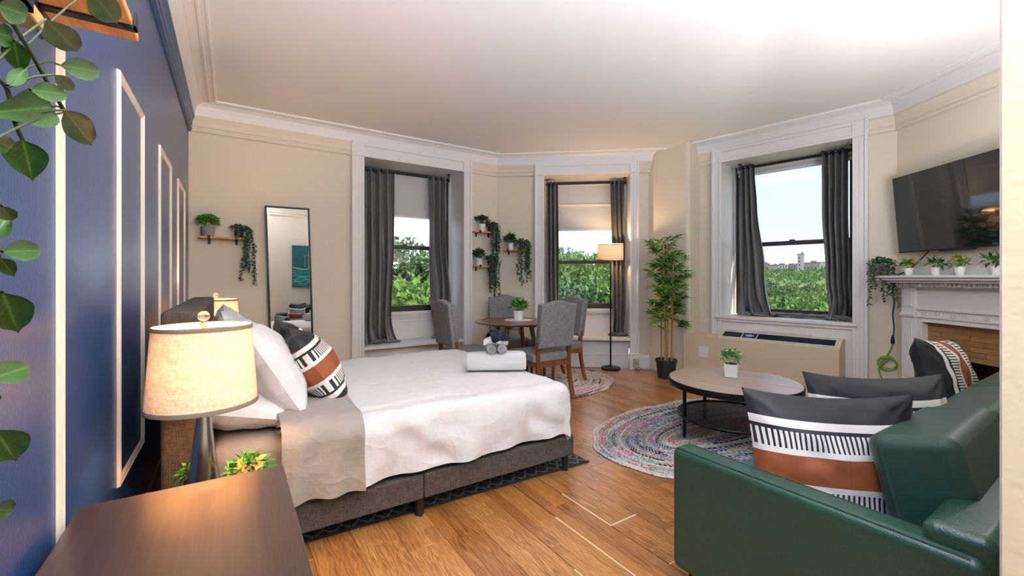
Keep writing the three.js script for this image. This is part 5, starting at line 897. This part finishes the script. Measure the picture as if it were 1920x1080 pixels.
// ------------------------------------------------------------------ outside: trees, park, hill and town
{
  const ground = part(scene, 'park_ground', new THREE.PlaneGeometry(1600, 1600, 1, 1).rotateX(-PI / 2).translate(300, -20, -500), std({ color: 0x5f7048, roughness: 1 })); ground.userData = { kind: 'structure', label: 'park lawn far below the windows', category: 'ground' };
  const treeGeo = (seed, cols) => {
    const r = rng(seed), l = new Leaves(), lobes = []; for (let i = 0; i < 26; i++) { const d = rdir(r), y = d.y * 0.5; lobes.push([V3(d.x * 3.2, 13 + y * 8.5, d.z * 3.2), 1.7 + 1.5 * r(), cols[Math.floor(r() * cols.length)]]); }
    for (const [c, R, col] of lobes) for (let i = 0; i < 170; i++) { const d = rdir(r), p = c.clone().addScaledVector(d, R * (0.75 + 0.3 * r())), cc = col.clone().multiplyScalar(0.8 + 0.4 * r()); l.add(p, d.clone().add(rdir(r)), rdir(r), 0.75, 0.55, cc, 0.2); }
    return l.geo();
  };
  const trunk = merge(taper([0, 0, 0], [0, 10, 0], 0.45, 0.25, 8), taper([0, 8, 0], [2, 13, 1], 0.2, 0.08, 6), taper([0, 8.5, 0], [-1.8, 13, -1], 0.2, 0.08, 6), taper([0, 9, 0], [0.3, 15, -1.5], 0.2, 0.06, 6)), bark = std({ color: 0x5a4a3c, roughness: 1 });
  const leafTree = phys({ vertexColors: true, roughness: 1, transmission: 0.35, thickness: 0 });
  const kinds = [treeGeo(201, greens([0x5f7a3c, 0x6c8746, 0x536e35])), treeGeo(202, greens([0x6a8a3a, 0x789846, 0x5f7e34])), treeGeo(203, greens([0x527244, 0x5f7f50, 0x48673c])), treeGeo(204, greens([0x7ca23e, 0x8ab04a, 0x709636]))];
  const words = ['grey green park tree outside the windows', 'mid green park tree outside the windows', 'dark green park tree outside the windows', 'bright yellow green park tree outside the windows'];
  const r = rng(300), put = (phi, dist, top, k) => { const a = rad(phi), s = (top + 20) / 18.5, g = thing('park_tree', words[k], 'tree', [sin(a) * dist, -20, -cos(a) * dist], r() * 6, 'trees in the park below the windows'); g.scale.setScalar(s); part(g, 'crown', kinds[k], leafTree); part(g, 'trunk', trunk, bark); };
  // rows of trees: [bearing, distance, crown top relative to floor]
  for (let phi = 8; phi < 56; phi += 3.6) put(phi + 1.5 * r(), 62 + 14 * r(), 1.6 + 3.2 * r(), Math.floor(r() * 3));
  for (let phi = 8; phi < 58; phi += 3.0) put(phi + 1.5 * r(), 88 + 14 * r(), 2.2 + 4 * r(), Math.floor(r() * 3));
  for (let phi = 8; phi < 58; phi += 3.4) put(phi + 1.5 * r(), 45 + 8 * r(), -1.2 + 1.2 * r(), [0, 1, 2, 1][Math.floor(r() * 4)]);
  for (let phi = 56; phi < 84; phi += 3.0) put(phi + 1.2 * r(), 70 + 12 * r(), -3.2 + 1.2 * r(), [3, 3, 1][Math.floor(r() * 3)]);
  for (let phi = 56; phi < 84; phi += 2.6) put(phi + 1.2 * r(), 105 + 14 * r(), -2.6 + 1.4 * r(), Math.floor(r() * 3));
  for (let phi = 54; phi < 86; phi += 2.2) put(phi + 1.2 * r(), 150 + 20 * r(), -2.2 + 1.6 * r(), Math.floor(r() * 3));
  // wooded hill beyond
  const hill = (phi, d) => { const p = smooth(50, 62, phi) * (1 - smooth(80, 98, phi)), t = clamp((d - 240) / 460); return -20 + (16.5 + 17 * Math.pow(t, 0.8)) * (0.25 + 0.75 * p) + 1.6 * (n3(phi * 0.9, d * 0.02, 3, 8) - 0.5) * 2; };
  const hg = grid(90, 40, (a, b) => { const phi = lerp(46, 104, a), d = lerp(230, 720, b), q = rad(phi); return [sin(q) * d, hill(phi, d), -cos(q) * d]; });
  const hm = part(scene, 'hillside', hg, std({ color: 0x5c763e, roughness: 1 })); hm.userData = { kind: 'structure', label: 'wooded hillside beyond the park', category: 'hill' };
  const canopy = new Leaves(); for (let i = 0; i < 42000; i++) { const phi = lerp(50, 98, r()), d = lerp(235, 700, Math.sqrt(r())), q = rad(phi), c = kinds && greens([0x5f7a3c, 0x536e35, 0x6c8746, 0x527244])[Math.floor(r() * 4)], y = hill(phi, d); canopy.add(V3(sin(q) * d, y - 0.5 + 2.5 * r(), -cos(q) * d), rdir(r).add(V3(0, 0.8, 0)), rdir(r), 2.6, 2.0, c, 0.2); }
  const cm = part(scene, 'hill_foliage', canopy.geo(), leafTree); cm.userData = { kind: 'stuff', label: 'tree canopy covering the distant hillside', category: 'foliage' };
  const bm = [0xc9a99a, 0xd8c6b6, 0xb7a49a, 0xcdb0a0, 0xe2d6ca, 0xa8a5a6].map((c) => std({ color: c, roughness: 0.9 })), win = std({ color: 0x5c636c, roughness: 0.4 }), rf = std({ color: 0x8f8580, roughness: 0.9 });
  for (let i = 0; i < 34; i++) {
    const phi = 57.5 + i * 0.72 + 0.4 * r(), d = 430 + 240 * r(), q = rad(phi), w = 9 + 13 * r(), h = 6 + 6 * r(), dp = 9, tower = i % 9 === 4;
    const g = thing('hill_building', tower ? 'tall narrow building on the distant hilltop' : ['pinkish low block on the distant hillside', 'pale low block on the distant hillside', 'grey brown low block on the distant hillside', 'tan low block on the distant hillside', 'whitish low block on the distant hillside', 'grey low block on the distant hillside'][i % 6], 'building', [sin(q) * d, hill(phi, d) - 2, -cos(q) * d], -q, 'buildings on the distant hill');
    const W = tower ? 5 : w, Hh = tower ? h + 10 : h;
    part(g, 'walls', box(W, Hh + 2, dp, 0, Hh / 2, 0), bm[i % 6]); part(g, 'roof', merge(box(W + 0.6, 0.6, dp + 0.6, 0, Hh + 1.2, 0), box(W * 0.3, 2, 3, W * 0.2, Hh + 2, 0)), rf);
    for (let y = 3; y < Hh - 1; y += 3.2) part(g, 'window_row', merge(...Array.from({ length: Math.floor(W / 2.6) }, (_, k) => box(1.2, 1.6, 0.1, -W / 2 + 1.5 + k * 2.6, y, dp / 2))), win);
  }
}
renderer.render(scene, camera);
